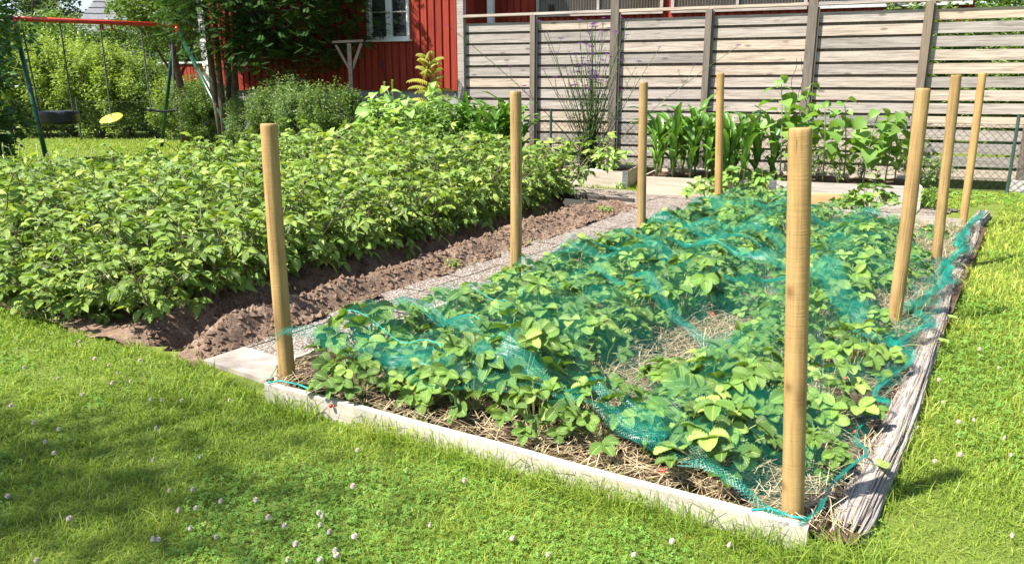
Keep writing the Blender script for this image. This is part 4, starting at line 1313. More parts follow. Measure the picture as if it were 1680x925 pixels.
# ---------------------------------------------------------------- red house
HR = np.array([-1.05, 15.6, 0]); HD = np.array([-0.9435, 0.3312, 0]); HD /= np.linalg.norm(HD)
HANG = math.atan2(-HD[1], -HD[0])
def build_house():
    length = on_ray(337, 60, HR, HD)
    origin = HR + HD * length
    root = thing('red_wooden_house', 'red board-clad house with white window behind the rowan tree and fence', 'house', origin, HANG)
    # local x 0..length is the visible wall, y+ into the house
    SB, HT = 1.37, 5.2
    wx1 = length - on_ray(672, 30, HR, HD); wx0 = length - on_ray(607, 30, HR, HD); wz0, wz1 = 2.33, 3.75
    mb = MB()
    # cladding backing, with the window opening left out
    def panel(x0, x1, z0, z1, y=0.0, v=0.4):
        box(mb, ((x0 + x1) / 2, y + 0.02, (z0 + z1) / 2), (x1 - x0, 0.04, z1 - z0), var=v)
    panel(0, wx0, SB, HT); panel(wx1, length, SB, HT); panel(wx0, wx1, SB, wz0); panel(wx0, wx1, wz1, HT)
    x = 0.06; k = 0
    while x < length - 0.02:
        v = rng.random()
        w = 0.115
        if x + w / 2 > wx0 - 0.02 and x - w / 2 < wx1 + 0.04:
            box(mb, (x, -0.014, (SB - 0.02 + wz0 - 0.06) / 2), (w, 0.024, wz0 - 0.06 - SB + 0.02), var=v)
            box(mb, (x, -0.014, (wz1 + 0.08 + HT) / 2), (w, 0.024, HT - wz1 - 0.08), var=v)
        else:
            box(mb, (x, -0.014, (SB - 0.02 + HT) / 2 + rng.uniform(-0.006, 0.006)), (w, 0.024, HT - SB + 0.02), var=v)
        x += 0.157; k += 1
    # side wall going back at the right end, then the recessed wall
    box(mb, (length + 0.012, 0.75, (SB + HT) / 2), (0.024, 1.42, HT - SB), var=0.3)
    box(mb, (length + 4.5, 1.48, (0.3 + HT) / 2), (9.0, 0.04, HT - 0.3), var=0.2)
    x = length + 0.1
    while x < length + 9:
        if not (x > length + 1.15): box(mb, (x, 1.446, (0.3 + HT) / 2), (0.115, 0.022, HT - 0.3), var=rng.random())
        else: box(mb, (x, 1.446, (0.3 + 2.8) / 2), (0.115, 0.022, 2.5), var=rng.random())
        x += 0.157
    box(mb, (0.0 - 0.012, 3.0, (SB + HT) / 2), (0.024, 6.0, HT - SB), var=0.4)
    mb.build('wall', M['siding'], root)
    mb = MB(); box(mb, (length / 2, 0.11, SB / 2), (length - 0.04, 0.14, SB)); box(mb, (length - 0.1, 0.86, SB / 2), (0.16, 1.3, SB))
    box(mb, (0.1, 3.1, SB / 2), (0.16, 5.8, SB))
    mb.build('plinth', M['plinth'], root)
    mb = MB(); box(mb, (-0.04, -0.032, (SB + HT) / 2), (0.15, 0.03, HT - SB)); mb.build('corner_board', M['white'], root)
    # white post right of the wall, seen above the fence
    mb = MB(); box(mb, (length + 0.35, 0.9, 2.6), (0.12, 0.12, 5.2)); mb.build('porch_post', M['white'], root)
    # window
    win = MB()
    fw = 0.055
    cx, cz = (wx0 + wx1) / 2, (wz0 + wz1) / 2
    for (a, b_, c, d_) in ((wx0, wx0 + fw, wz0, wz1), (wx1 - fw, wx1, wz0, wz1), (wx0 + fw, wx1 - fw, wz0, wz0 + fw), (wx0 + fw, wx1 - fw, wz1 - fw, wz1), (cx - 0.065, cx + 0.065, wz0 + fw, wz1 - fw)):
        box(win, ((a + b_) / 2, -0.01, (c + d_) / 2), (b_ - a, 0.06, d_ - c))
    w = win.build('window', M['white'], root)
    g = MB(); box(g, (cx, 0.005, cz), (wx1 - wx0 - 0.08, 0.006, wz1 - wz0 - 0.08)); g.build('glass', M['glass'], w)
    s = MB(); box(s, (cx, -0.055, wz0 - 0.022), (wx1 - wx0 + 0.09, 0.13, 0.035)); s.build('sill', M['white'], w)
    s = MB()
    for a, b_ in ((wx0 + fw, cx - 0.067), (cx + 0.067, wx1 - fw)): box(s, ((a + b_) / 2, -0.012, wz0 + 0.52), (b_ - a, 0.03, 0.025))
    s.build('glazing_bar', M['collar'], w)
    for xx in (wx0 - 0.035, wx1 + 0.03):
        pass
    s = MB(); box(s, (wx0 - 0.03, -0.03, cz + 0.02), (0.055, 0.035, wz1 - wz0 + 0.04)); s.build('casing', M['fence'], w)
    c = MB()
    xx = np.linspace(wx0 + 0.03, cx - 0.05, 24); 
    V = np.array([[x_, 0.11 + 0.02 * math.sin(i * 1.7), z_] for i, x_ in enumerate(xx) for z_ in (wz0 + 0.05, wz1)])
    c.add(V, grid(24, 2)); c.build('curtain', M['curtain'], w)
    r = MB(); box(r, (cx, 0.75, cz), (1.6, 0.04, 2.0)); box(r, (cx - 0.78, 0.4, cz), (0.04, 0.66, 2.0)); box(r, (cx + 0.78, 0.4, cz), (0.04, 0.66, 2.0)); r.build('room', M['interior'], w)
    r = MB(); box(r, (cx + 0.2, 0.1, wz0 + 0.09), (0.16, 0.08, 0.06)); r.build('jar_row', M['white'], w)
    # conservatory window band
    for i, (a, b_) in enumerate(((1.15, 3.7), (3.85, 6.3), (6.4, 8.95))):
        x0, x1 = length + a, length + b_
        win = MB(); z0, z1 = 2.86, 4.6
        for (p, q, c_, d_) in ((x0, x0 + .06, z0, z1), (x1 - .06, x1, z0, z1), (x0, x1, z0 - 0.07, z0), (x0, x1, z1, z1 + .06), ((x0 + x1) / 2 - .025, (x0 + x1) / 2 + .025, z0, z1)):
            box(win, ((p + q) / 2, 1.40, (c_ + d_) / 2), (q - p, 0.07, d_ - c_))
        w = win.build('window', M['fence' if i < 2 else 'curtain'], root)
        g = MB(); box(g, ((x0 + x1) / 2, 1.41, (z0 + z1) / 2), (x1 - x0 - .06, 0.006, z1 - z0 - .02)); g.build('glass', M['glass'], w)
        c = MB()
        x = x0 + 0.09
        while x < x1 - 0.06:
            tube(c, [[x, 1.435, z0], [x, 1.435, z1]], 0.018, 6, var=rng.random()); x += 0.055
        c.build('blind', M['ply'] if i < 2 else M['curtain'], w)
    rf = MB()
    # gable roof over the main part, out of frame
    for sgn in (1,):
        V = np.array([[-0.6, -0.7, HT - 0.15], [length + 0.4, -0.7, HT - 0.15], [length + 0.4, 3.4, HT + 2.4], [-0.6, 3.4, HT + 2.4], [-0.6, 7.4, HT - 0.15], [length + 0.4, 7.4, HT - 0.15]])
        V2 = V + [0, 0, 0.12]
        VV = np.concatenate([V, V2])
        rf.add(VV, [[0, 3, 2, 1], [3, 4, 5, 2], [6, 7, 8, 9], [9, 8, 11, 10], [0, 1, 7, 6], [4, 10, 11, 5], [1, 2, 8, 7], [2, 5, 11, 8], [0, 6, 9, 3], [3, 9, 10, 4]])
    rf.build('roof', M['roof'], root)
    # thin black cable on the boards
    cb = MB()
    tcx = length - on_ray(628, 110, HR, HD)
    P = [[tcx - 0.02, 0, 1.95], [tcx - 0.06, 0, 1.9], [tcx - 0.03, 0, 1.82], [tcx + 0.05, 0, 1.72], [tcx + 0.04, 0, 1.9], [tcx + .0, 0, 1.95], [tcx + .06, 0, 1.6], [tcx + .06, 0, 1.5], [tcx + 0.11, 0, 1.4]]
    tube(cb, np.array(P) + [0, -0.035, 0], 0.006, 6)
    cb.build('cable', M['black'], root)
build_house()

# ---------------------------------------------------------------- raised beds
def raised_bed(a, b, depth, h, label, mat, seed, hinge_right=True, hinge_left=False):
    a = np.array([a[0], a[1], 0.0]); b = np.array([b[0], b[1], 0.0])
    ln = np.linalg.norm(b - a); ang = math.atan2(b[1] - a[1], b[0] - a[0])
    root = thing('raised_garden_bed', label, 'raised bed', a, ang)
    th = 0.024
    for (c, s) in (((ln / 2, 0, h / 2), (ln, th, h)), ((ln / 2, depth, h / 2), (ln, th, h))):
        mb = MB(); box(mb, (0, 0, 0), s, var=rng.uniform(0.3, 0.9)); o = mb.build('side_board', mat, root); o.location = c
    for x in (th / 2, ln - th / 2):
        mb = MB(); box(mb, (0, 0, 0), (depth - th, th, h), var=rng.uniform(0.3, 0.9)); o = mb.build('end_board', mat, root); o.location = (x, depth / 2, h / 2); o.rotation_euler = (0, 0, PI / 2)
    for f, x in ((hinge_right, ln - 0.03), (hinge_left, 0.03)):
        if not f: continue
        mb = MB()
        sg = 1 if x > ln / 2 else -1
        box(mb, (x, -0.016, h / 2 + 0.01), (0.075, 0.006, h + 0.01)); box(mb, (x + sg * 0.034, 0.03, h / 2 + 0.01), (0.006, 0.08, h + 0.01))
        for k in range(5): box(mb, (x, -0.021, 0.03 + k * (h - 0.05) / 4), (0.075, 0.004, 0.012))
        tube(mb, [[x + sg * 0.037, -0.018, 0], [x + sg * 0.037, -0.018, h + 0.02]], 0.008, 8)
        mb.build('hinge', M['steel'], root)
    n = 30
    X, Y = np.meshgrid(np.linspace(th, ln - th, n), np.linspace(th, depth - th, n), indexing='ij')
    Z = h - 0.045 + fbm(X * 7, Y * 7, seed, 4, seed) * 0.018
    mb = MB(); mb.add(np.stack([X.ravel(), Y.ravel(), Z.ravel()], 1), grid(n, n)); mb.build('soil', M['darksoil'], root, True)
    return a, unit(b - a), h - 0.04
B1 = raised_bed((-0.95, 12.06), (1.66, 11.16), 0.95, 0.25, 'grey-wood raised bed with steel hinge behind the dug soil', M['collar'], 1)
B2 = raised_bed((1.76, 10.58), (3.06, 10.05), 1.15, 0.25, 'pale raised bed planted with sweetcorn', M['collar'], 2, True, False)
B3 = raised_bed((3.28, 9.82), (4.90, 9.22), 1.2, 0.28, 'whitish raised bed planted with sunflowers', M['board'], 3, False, True)
def inb(B, x, y, dz=0.0):
    a, d, h = B; nrm = np.array([-d[1], d[0], 0])
    return a + d * x + nrm * y + np.array([0, 0, h + dz])
edging('plywood_offcut', gp(1322, 343, 0.0) + [0, 0, 0.02], gp(1384, 345, 0.0) + [0, 0, 0.02], 0.012, 0.20, M['ply'], 'orange plywood offcut leaning on the white raised bed', 0.6)
bpy.data.objects['plywood_offcut']['category'] = 'plywood offcut'

# ---------------------------------------------------------------- sweetcorn
def gen_corn(seed, H=0.85):
    r = np.random.default_rng(seed)
    st, lf = MB(), MB()
    tube(st, [[0, 0, 0], [0.01, 0, H * 0.3], [0, 0.01, H * 0.62]], [0.015, 0.013, 0.006], 8)
    az0 = r.uniform(0, 3)
    for j in range(9):
        z = H * (0.12 + 0.53 * j / 9); az = az0 + (j % 2) * PI + r.normal(0, 0.45)
        Lf = H * r.uniform(0.55, 0.8) * (1.0 if j > 2 else 0.65); wd = 0.052 + 0.03 * r.random()
        n = 12; tt = np.linspace(0, 1, n)
        el0 = r.uniform(1.05, 1.35); bend = r.uniform(0.9, 2.3)
        el = el0 - bend * tt ** 1.7
        x = np.concatenate([[0], np.cumsum(np.cos(el[:-1]) * Lf / (n - 1))]); zz = np.concatenate([[0], np.cumsum(np.sin(el[:-1]) * Lf / (n - 1))])
        w = wd * np.sin(PI * np.clip(0.12 + 0.88 * tt, 0, 1) ** 0.75) ** 0.8 + 0.001
        d = np.array([math.cos(az), math.sin(az), 0]); s = np.array([-math.sin(az), math.cos(az), 0])
        V = []; ph = r.uniform(0, 6)
        for i in range(n):
            c = np.array([0, 0, z]) + d * x[i] + np.array([0, 0, zz[i]])
            for u in (-1, -0.5, 0, 0.5, 1):
                rip = 0.010 * math.sin(i * 1.8 + ph + (1.5 if u > 0 else 0)) * abs(u)
                nrm = np.array([-d[0] * math.sin(el[i]), -d[1] * math.sin(el[i]), math.cos(el[i])])
                V.append(c + s * u * w[i] / 2 * 1.2 + nrm * (abs(u) * w[i] * 0.35 + rip))
        lf.add(V, grid(n, 5), var=np.clip(r.normal(0.5, 0.2), 0, 1))
    root = thing('sweetcorn_plant', 'corn', 'sweetcorn plant')
    st.build('stalk', M['palestalk'], root, True); lf.build('leaves', M['corn'], root, True)
    return root
def place_corn():
    pr = [gen_corn(40 + k) for k in range(5)]
    used = set()
    spots = [(B2, x, y, 'pale raised bed', 1.06) for x in (0.12, 0.36, 0.6, 0.84, 1.08) for y in (0.22, 0.5, 0.85)]
    spots += [(B3, -0.03 + x, y, None, 0) for x, y in ()]
    i = 0
    for (B, x, y, nm, f) in spots:
        p = inb(B, x + rng.uniform(-.05, .05), y + rng.uniform(-.05, .05))
        lab = 'sweetcorn, ' + ['leftmost', 'second from left', 'centre', 'second from right', 'rightmost'][int(x / 0.24)] + ' in the ' + ('front' if y < 0.4 else 'middle' if y < 0.7 else 'back') + ' line of the pale raised bed'
        g = 'sweetcorn, ' + ('front' if y < 0.4 else 'middle' if y < 0.7 else 'back') + ' line of the pale raised bed'
        k = i % 5; i += 1
        ff = f * rng.uniform(0.88, 1.12)
        if k not in used: used.add(k); o = pr[k]; o.location = tuple(p); o.rotation_euler = (0, 0, rng.uniform(0, 6)); o.scale = (ff,) * 3
        else: o = dup(pr[k], p, rng.uniform(0, 6), (ff,) * 3)
        o['label'] = lab; o['group'] = g
    for k in range(16):
        px = 738 + 118 * (k + 0.5) / 16; y = 12.0 + 0.55 * rng.random() + (0 if px > 800 else 0.3)
        x = (px - 840) / 1305 * y
        if rng.random() < 0.05: continue
        ff = rng.uniform(1.15, 1.42)
        dup(pr[k % 5], (x, y, 0.1), rng.uniform(0, 6), (ff * .9, ff * .9, ff), 'sweetcorn plant in the dense clump behind the potatoes', 'sweetcorn clump behind the potatoes')
    for px, yy in ((1205, 10.3), (1225, 10.1), (1245, 10.35), (1272, 10.2)):
        x = (px - 840) / 1290 * yy
        dup(pr[(px // 7) % 5], (x, yy, 0.2), rng.uniform(0, 6), (1.1,) * 3, 'sweetcorn plant between the far path post and the sunflowers', 'sweetcorn between the far post and the sunflowers')
place_corn()

# ---------------------------------------------------------------- broad-leaved plants
HEART = [leaf_shape(1, 0.82, 7, f_, d_, 0.36) for f_, d_ in ((0.25, 0.8), (0.15, 1.2), (0.35, 0.4))]
def gen_sunflower(seed, H=1.1, mat='sunfl', size=0.24, nl=22, lean=0.10):
    r = np.random.default_rng(seed)
    st, lf = MB(), MB()
    la = r.uniform(0, 6)
    tt = np.linspace(0, 1, 8)
    P = np.stack([lean * H * tt ** 2 * math.cos(la), lean * H * tt ** 2 * math.sin(la), H * tt], 1)
    tube(st, P, np.linspace(0.010, 0.005, 8), 7)
    for j in range(nl):
        t_ = 0.18 + 0.82 * j / (nl - 1); az = j * 2.4 + r.normal(0, 0.3)
        p = np.array([np.interp(t_, tt, P[:, i]) for i in range(3)])
        top = t_ > 0.85
        el = r.uniform(0.1, 0.7) if not top else r.uniform(0.5, 1.0)
        pl = size * r.uniform(0.3, 0.6) * (0.5 if top else 1)
        d = np.array([math.cos(az) * math.cos(el), math.sin(az) * math.cos(el), math.sin(el)])
        e = p + d * pl
        tube(st, [p, e], [0.003, 0.002], 5, caps=False)
        d2 = np.array([math.cos(az), math.sin(az), r.uniform(-0.6, 0.2)])
        put(lf, HEART[r.integers(3)], e, d2, np.array([0, 0, 1]) + r.normal(0, 0.3, 3), size * r.uniform(0.65, 1.15) * (0.65 if top or t_ < 0.3 else 1), np.clip(r.normal(0.5, 0.25), 0, 1))
    root = thing('sunflower_plant', 'x', 'sunflower plant')
    st.build('stem', M['stalk'], root, True); lf.build('leaves', M[mat], root, True)
    return root
sunspots = [(0.10, .30, 1.30, 'tallest young sunflower, leftmost in the white raised bed'), (0.42, .55, 1.08, 'young sunflower second from the left in the white raised bed'),
            (0.62, .30, 1.0, 'young sunflower left of centre in the white raised bed'), (0.88, .55, 1.0, 'young sunflower at the centre of the white raised bed'),
            (1.10, .35, 0.9, 'young sunflower right of centre in the white raised bed'), (1.36, .45, 0.88, 'large-leaved young sunflower behind the knotty leaning post'),
            (0.26, .85, 1.2, 'young sunflower at the back left of the white raised bed'), (1.5, .75, .80, 'young sunflower at the back right of the white raised bed')]
for i, (x, y, H, lab) in enumerate(sunspots):
    o = gen_sunflower(60 + i, H); o.location = tuple(inb(B3, x, y)); o['label'] = lab; o['group'] = 'young sunflowers in the white raised bed'
o = gen_sunflower(79, 0.22, size=0.10, nl=8); o.location = tuple(inb(B3, 1.22, 0.16)); o['label'] = 'tiny sunflower seedling at the front of the white raised bed'

def bushy(name, cat, seed, loc, H, Rr, n, size, mat, label, group=None, ratio=0.5, stalk='stalk', nst=6, narrow=None):
    r = np.random.default_rng(seed)
    st, lf = MB(), MB()
    shapes = [leaf_shape(1, narrow or ratio, 4, f_, d_, 0.42) for f_, d_ in ((0.3, 0.5), (0.2, 0.9), (0.4, 0.2))]
    tips = []
    for k in range(nst):
        az = k * 2.4; rr = Rr * r.uniform(0.2, 0.9); h = H * r.uniform(0.7, 1.0)
        tt = np.linspace(0, 1, 6)
        P = np.stack([rr * tt * math.cos(az), rr * tt * math.sin(az), h * tt ** 0.9], 1); P[1:-1] += r.normal(0, 0.012, (4, 3))
        tube(st, P, np.linspace(0.0045, 0.002, 6) * max(1, H), 5, caps=False)
        for j in range(n // nst):
            t_ = 0.12 + 0.88 * r.random() ** 0.8
            p = np.array([np.interp(t_, tt, P[:, i]) for i in range(3)])
            a = r.uniform(0, 6.28); e = p + np.array([math.cos(a), math.sin(a), r.uniform(0, 0.8)]) * size * r.uniform(0.3, 1.8) * (1.2 - 0.6 * t_)
            tube(st, [p, e], 0.0012, 3, caps=False)
            put(lf, shapes[r.integers(3)], e, [math.cos(a), math.sin(a), r.uniform(-0.5, 0.5)], np.array([0, 0, 1]) + r.normal(0, 0.35, 3), size * r.uniform(0.6, 1.25), np.clip(r.normal(0.5, 0.25), 0, 1))
    root = thing(name, label, cat, loc, 0, group)
    st.build('stems', M[stalk], root, True); lf.build('leaves', M[mat], root, True)
    return root
# low companions in the raised beds
for i, (x, y, H, m_, lab) in enumerate(((0.45, .2, .45, 'shrub', 'bushy weed at the front left of the white raised bed'), (0.80, .25, .50, 'hedge', 'pale bushy plant at the front centre of the white raised bed'),
                                       (0.55, .75, .5, 'sunfl', 'bushy green plant at the back of the white raised bed'), (1.1, .8, .4, 'shrub', 'small leafy plant at the back right of the white raised bed'))):
    bushy('garden_plant', 'plant', 900 + i, inb(B3, x, y), H, 0.2, 130, 0.05, m_, lab)
for i, (x, y, H, R_, s_, m_, lab) in enumerate(((1.75, .35, .42, .20, .09, 'darkleaf', 'dark-leaved dahlia in the grey-wood raised bed'), (1.45, .3, .30, .18, .06, 'sunfl', 'light green leafy plant left of the dark dahlia'),
                                               (2.45, .25, .38, .12, .13, 'bean', 'broad-leaved bean plant at the hinged corner of the grey-wood bed'), (1.15, .4, .35, .2, .07, 'hedge', 'yellowish leafy plant behind the last potato plants'),
                                               (2.1, .45, .3, .2, .07, 'sunfl', 'leafy plant at the foot of the tall verbena'))):
    bushy('garden_plant', 'plant', 920 + i, inb(B1, x, y), H, R_, 110, s_, m_, lab)
p = gp(965, 306); bushy('weed', 'weed', 941, p, 0.2, 0.16, 150, 0.03, 'sunfl', 'feathery green weed against the grey-wood raised bed')
p = gp(1015, 310); bushy('weed', 'weed', 942, p, 0.10, 0.10, 30, 0.05, 'bean', 'small broad-leaved weed by the steel hinge')
p = gp(985, 352); bushy('weed', 'weed', 943, p, 0.09, 0.17, 160, 0.035, 'hedge', 'low bright weed growing in the dug soil near the path')
p = gp(742, 443); bushy('weed', 'weed', 944, p + [0, 0, 0.02], 0.07, 0.09, 40, 0.03, 'hedge', 'tiny seedling on the soil ridge by the path')
p = gp(1590, 330); bushy('garden_shrub', 'shrub', 945, p + [-.25, .5, 0], 0.62, 0.3, 420, 0.055, 'shrub', 'small leafy shrub at the chain-link fence behind the last posts')
p = gp(1490, 318); bushy('garden_shrub', 'shrub', 946, p + [.35, .75, 0], 0.72, 0.32, 420, 0.055, 'hedge2', 'dark green shrub at the right end of the white raised bed')
p = gp(1530, 345); bushy('weed', 'weed', 947, p, 0.26, 0.24, 160, 0.06, 'sunfl', 'leafy weeds between the white raised bed and the far posts')
# pale heart-leaved plants behind the potatoes
for i, (px, y, H, lab) in enumerate(((628, 12.9, 1.15, 'pale large-leaved plant leftmost behind the potatoes'), (655, 12.6, 1.25, 'pale large-leaved plant beside the flower spikes'), (690, 12.8, 1.30, 'pale large-leaved plant under the sumac'),
                                    (715, 12.5, 1.28, 'pale large-leaved plant rightmost under the sumac'), (672, 12.2, 1.05, 'lower pale large-leaved plant in front of its group'), (600, 12.6, 1.0, 'pale plant reaching out left of its group'))):
    o = gen_sunflower(80 + i, H, 'bean', 0.27, 24, 0.2); o.name = 'large_leaved_plant'; o['category'] = 'plant'
    o.location = ((px - 840) / 1308 * y, y, 0.15); o['label'] = lab; o['group'] = 'pale large-leaved plants behind the potatoes'
for i, (px, y, H) in enumerate(((720, 12.3, 1.0), (760, 12.0, 0.95), (640, 11.9, 0.85), (590, 12.2, 0.8), (680, 11.8, .9), (800, 11.8, .85))):
    bushy('garden_plant', 'plant', 960 + i, ((px - 840) / 1300 * y, y, 0.1), H, 0.34, 330, 0.06, 'sunfl',
          ['bushy green plant left of the sweetcorn clump', 'bushy green plant at the foot of the sweetcorn clump', 'bushy green plant below the flower spikes', 'bushy green plant by the chain-link post', 'bushy green plant below the sumac', 'bushy green plant right below the sweetcorn clump'][i])
for i, (px, y, H) in enumerate(((612, 12.7, 1.1), (642, 12.5, 1.2), (672, 12.6, 1.25), (700, 12.45, 1.25), (728, 12.3, 1.2))):
    bushy('garden_plant', 'plant', 980 + i, ((px - 840) / 1300 * y, y, 0.1), H, 0.36, 420, 0.10, 'bean' if i % 2 else 'sunfl',
          'tangled leafy stems, ' + ['leftmost', 'second', 'middle', 'fourth', 'rightmost'][i] + ' among the pale large-leaved plants')
# two flower spikes
for i, px in enumerate((631, 644)):
    mb = MB(); root = thing('flower_spike_plant', ['left one of two pale flower spikes against the red wall', 'right one of two pale flower spikes against the red wall'][i], 'flower', ((px - 840) / 1308 * 12.9, 12.9, 0.15))
    tube(mb, [[0, 0, 0], [0.01, 0, 0.8], [0, 0, 1.32 + .03 * i]], 0.006, 5); mb.build('stem', M['stalk'], root)
    mb = MB()
    for k in range(60):
        a = k * 2.4; z = 1.12 + 0.24 * k / 60; put(mb, HEART[0], [0, 0, z + .03 * i], [math.cos(a), math.sin(a), 0.6], s=0.028, var=0.9)
    mb.build('flowers', M['bean'], root)

# sumac
def sumac():
    r = np.random.default_rng(5)
    base = np.array([(706 - 840) / 1308 * 13.9, 13.9, 0.0])
    root = thing('sumac_shrub', 'yellow-green sumac with feathery leaves against the red wall', 'shrub', base)
    st, lf = MB(), MB()
    sh = leaf_shape(1, 0.30, 3, 0.3, 0.5, 0.4)
    H = 1.85
    tube(st, [[0, 0, 0], [0.02, 0, 0.9], [0, 0, H]], [0.02, 0.015, 0.008], 7)
    for k in range(24):
        z = 1.0 + (H - 0.97) * k / 23; az = k * 2.4; Lf = r.uniform(0.36, 0.46) * (1 if k < 13 else .7)
        n = 12; tt = np.linspace(0, 1, n)
        el = 0.75 - 1.1 * tt + (0.35 if k > 12 else 0)
        x = np.cumsum(np.cos(el)) * Lf / n; zz = np.cumsum(np.sin(el)) * Lf / n
        d = np.array([math.cos(az), math.sin(az), 0]); s = np.array([-d[1], d[0], 0])
        P = np.array([np.array([0, 0, z]) + d * x[i] + [0, 0, zz[i]] for i in range(n)])
        tube(st, P, 0.003, 4, caps=False)
        v = np.clip(r.normal(0.5, 0.3), 0, 1)
        for i in range(2, n):
            for sg in (-1, 1):
                put(lf, sh, P[i], s * sg + d * 0.35 + np.array([0, 0, -0.45]), [0, 0, 1], 0.135 * (1 - 0.35 * tt[i]), v)
        put(lf, sh, P[-1], d + np.array([0, 0, -.5]), [0, 0, 1], 0.08, v)
    st.build('stem', M['redstalk'], root, True); lf.build('leaves', M['sumac'], root, True)
sumac()

# tall verbena
def verbena():
    r = np.random.default_rng(11)
    p0 = inb(B1, 2.12, 0.42)
    root = thing('verbena_plant', 'tall airy purple-topped verbena in front of the slatted fence', 'flower', p0)
    st, lf = MB(), MB()
    sh = leaf_shape(1, 0.17, 3, 0.2, 0.6, 0.4)
    heads = []
    for k in range(74):
        az = r.uniform(0, 6.28); H = r.uniform(1.0, 2.2); spread = abs(r.normal(0, 0.36)) + 0.04
        if k > 58: H *= 0.5; spread = 0.4
        tt = np.linspace(0, 1, 9)
        P = np.stack([0.12 * math.cos(az * 3) * 0.8 + H * spread * tt ** 1.3 * math.cos(az), 0.08 * math.sin(az * 2) + 0.4 * H * spread * tt * math.sin(az), H * tt], 1)
        tube(st, P, np.linspace(0.0065, 0.0034, 9), 4, caps=False)
        heads.append(P[-1])
        for b in range(3):
            t_ = r.uniform(0.45, 0.92); q = np.array([np.interp(t_, tt, P[:, i]) for i in range(3)])
            a2 = r.uniform(0, 6.28); ln = r.uniform(0.12, 0.36)
            e = q + np.array([math.cos(a2) * 0.5, math.sin(a2) * 0.3, 0.95]) * ln
            tube(st, [q, (q + e) / 2 + [0.02 * math.cos(a2), 0, -0.01], e], 0.0026, 4, caps=False)
            if b < 2: heads.append(e)
        for j in range(30):
            t_ = r.random() ** 1.4 * 0.7; q = np.array([np.interp(t_, tt, P[:, i]) for i in range(3)])
            a2 = r.uniform(0, 6.28); put(lf, sh, q, [math.cos(a2), math.sin(a2), r.uniform(-.1, .9)], s=r.uniform(0.09, 0.18) * (1.1 - 0.5 * t_), var=r.random())
    st.build('stems', M['verb'], root, True); lf.build('leaves', M['verb'], root, True)
    mb = MB()
    for j in range(34):
        a = j * 2.4; rr = 0.020 * math.sqrt(j / 34); c = np.array([rr * math.cos(a), rr * math.sin(a), 0.008 - rr * 0.3])
        put(mb, HEART[0], c, [math.cos(a), math.sin(a), 0.8], s=0.010, var=0.5)
    fl = mb.data('flower_head', M['purple'])
    for i, h in enumerate([h_ for h_ in heads if h_[2] > 1.15][:96]):
        
        o = bpy.data.objects.new('flower_head', fl); col.objects.link(o); o.parent = root; o.location = tuple(h); f = r.uniform(1.2, 2.4); o.scale = (f, f, f)
verbena()

# small items in the grey-wood bed
mb = MB(); tube(mb, [[0, 0, 0], [0, 0, 0.06], [0, 0, 0.065], [0, 0, 0.064]], [0.035, 0.045, 0.048, 0.04], 16)
o = mb.build('plant_pot', M['pink'], smooth=False); o.location = tuple(inb(B1, 1.93, 0.12)); tag(o, 'small pink plant pot on the front of the grey-wood raised bed', 'plant pot')
mb = MB(); V_, n_ = [], 0
th = np.arange(14) * 2 * PI / 14
ring = lambda rr, z, s_=0: [[rr * 0.17 * math.cos(a) * (1 + .15 * math.sin(3 * a + s_)), rr * 0.09 * math.sin(a) * (1 + .1 * math.cos(2 * a)), z] for a in th]
V_ = ring(1, 0) + ring(1.02, 0.02, .3) + ring(0.9, 0.035, .5) + [[0, 0, 0.038]]
Q_ = [[r_ * 14 + j, r_ * 14 + (j + 1) % 14, (r_ + 1) * 14 + (j + 1) % 14, (r_ + 1) * 14 + j] for r_ in (0, 1) for j in range(14)]
mb.add(V_, Q_, [[28 + j, 28 + (j + 1) % 14, 42] for j in range(14)])
o = mb.build('flat_stone', M['stone']); o.location = tuple(inb(B1, 2.2, 0.1, 0.01)); o.rotation_euler = (0, 0, -0.3); tag(o, 'flat pale stone lying on the grey-wood raised bed', 'stone')

# tall flower support wires
mb = MB()
for k, xx in enumerate((0, 0.10)):
    zz = np.linspace(0, 1.55, 40)
    tube(mb, np.stack([xx + 0.025 * np.sin(zz * 14 + k * 2) , 0.02 * np.cos(zz * 14), zz], 1), 0.0035, 5)
o = mb.build('spiral_plant_support', M['black']); o.location = tuple(inb(B3, 0.16, 0.75)); tag(o, 'pair of dark spiral plant supports by the thick fence post', 'plant support')

# strawberry runners over the log
def runner(pp, z, label):
    root = thing('strawberry_runner', label, 'strawberry runner', gp(*pp[0], z))
    o0 = gp(*pp[0], z)
    P = np.array([gp(x, y, z + dz) for (x, y), dz in zip(pp, np.linspace(0, -0.05, len(pp)))]) - o0
    s = np.linspace(0, 1, 16); P = np.stack([np.interp(s, np.linspace(0, 1, len(P)), P[:, i]) for i in range(3)], 1)
    P[:, 2] += 0.02 * np.sin(s * PI)
    mb = MB(); tube(mb, P, 0.0018, 5); mb.build('stem', M['palestalk'], root)
    lf = MB(); sh = leaf_shape(1, 0.8, 8, 0.3, 0.4, 0.5, 2, 0.06, 0.012, 0.2)
    for a in (-1.2, 0, 1.2): put(lf, sh, P[-1], [math.cos(a), math.sin(a), 0.35], s=0.045, var=0.9)
    lf.build('leaves', M['straw_leaf'], root)
runner([(1367, 772), (1400, 766), (1443, 764)], 0.15, 'strawberry runner crossing the near end of the long log')
runner([(1488, 565), (1520, 575), (1545, 560)], 0.15, 'leafy strawberry runner crossing the middle of the long log')
runner([(1475, 530), (1520, 518), (1560, 521)], 0.15, 'strawberry runner crossing the long log beside the leaning post')

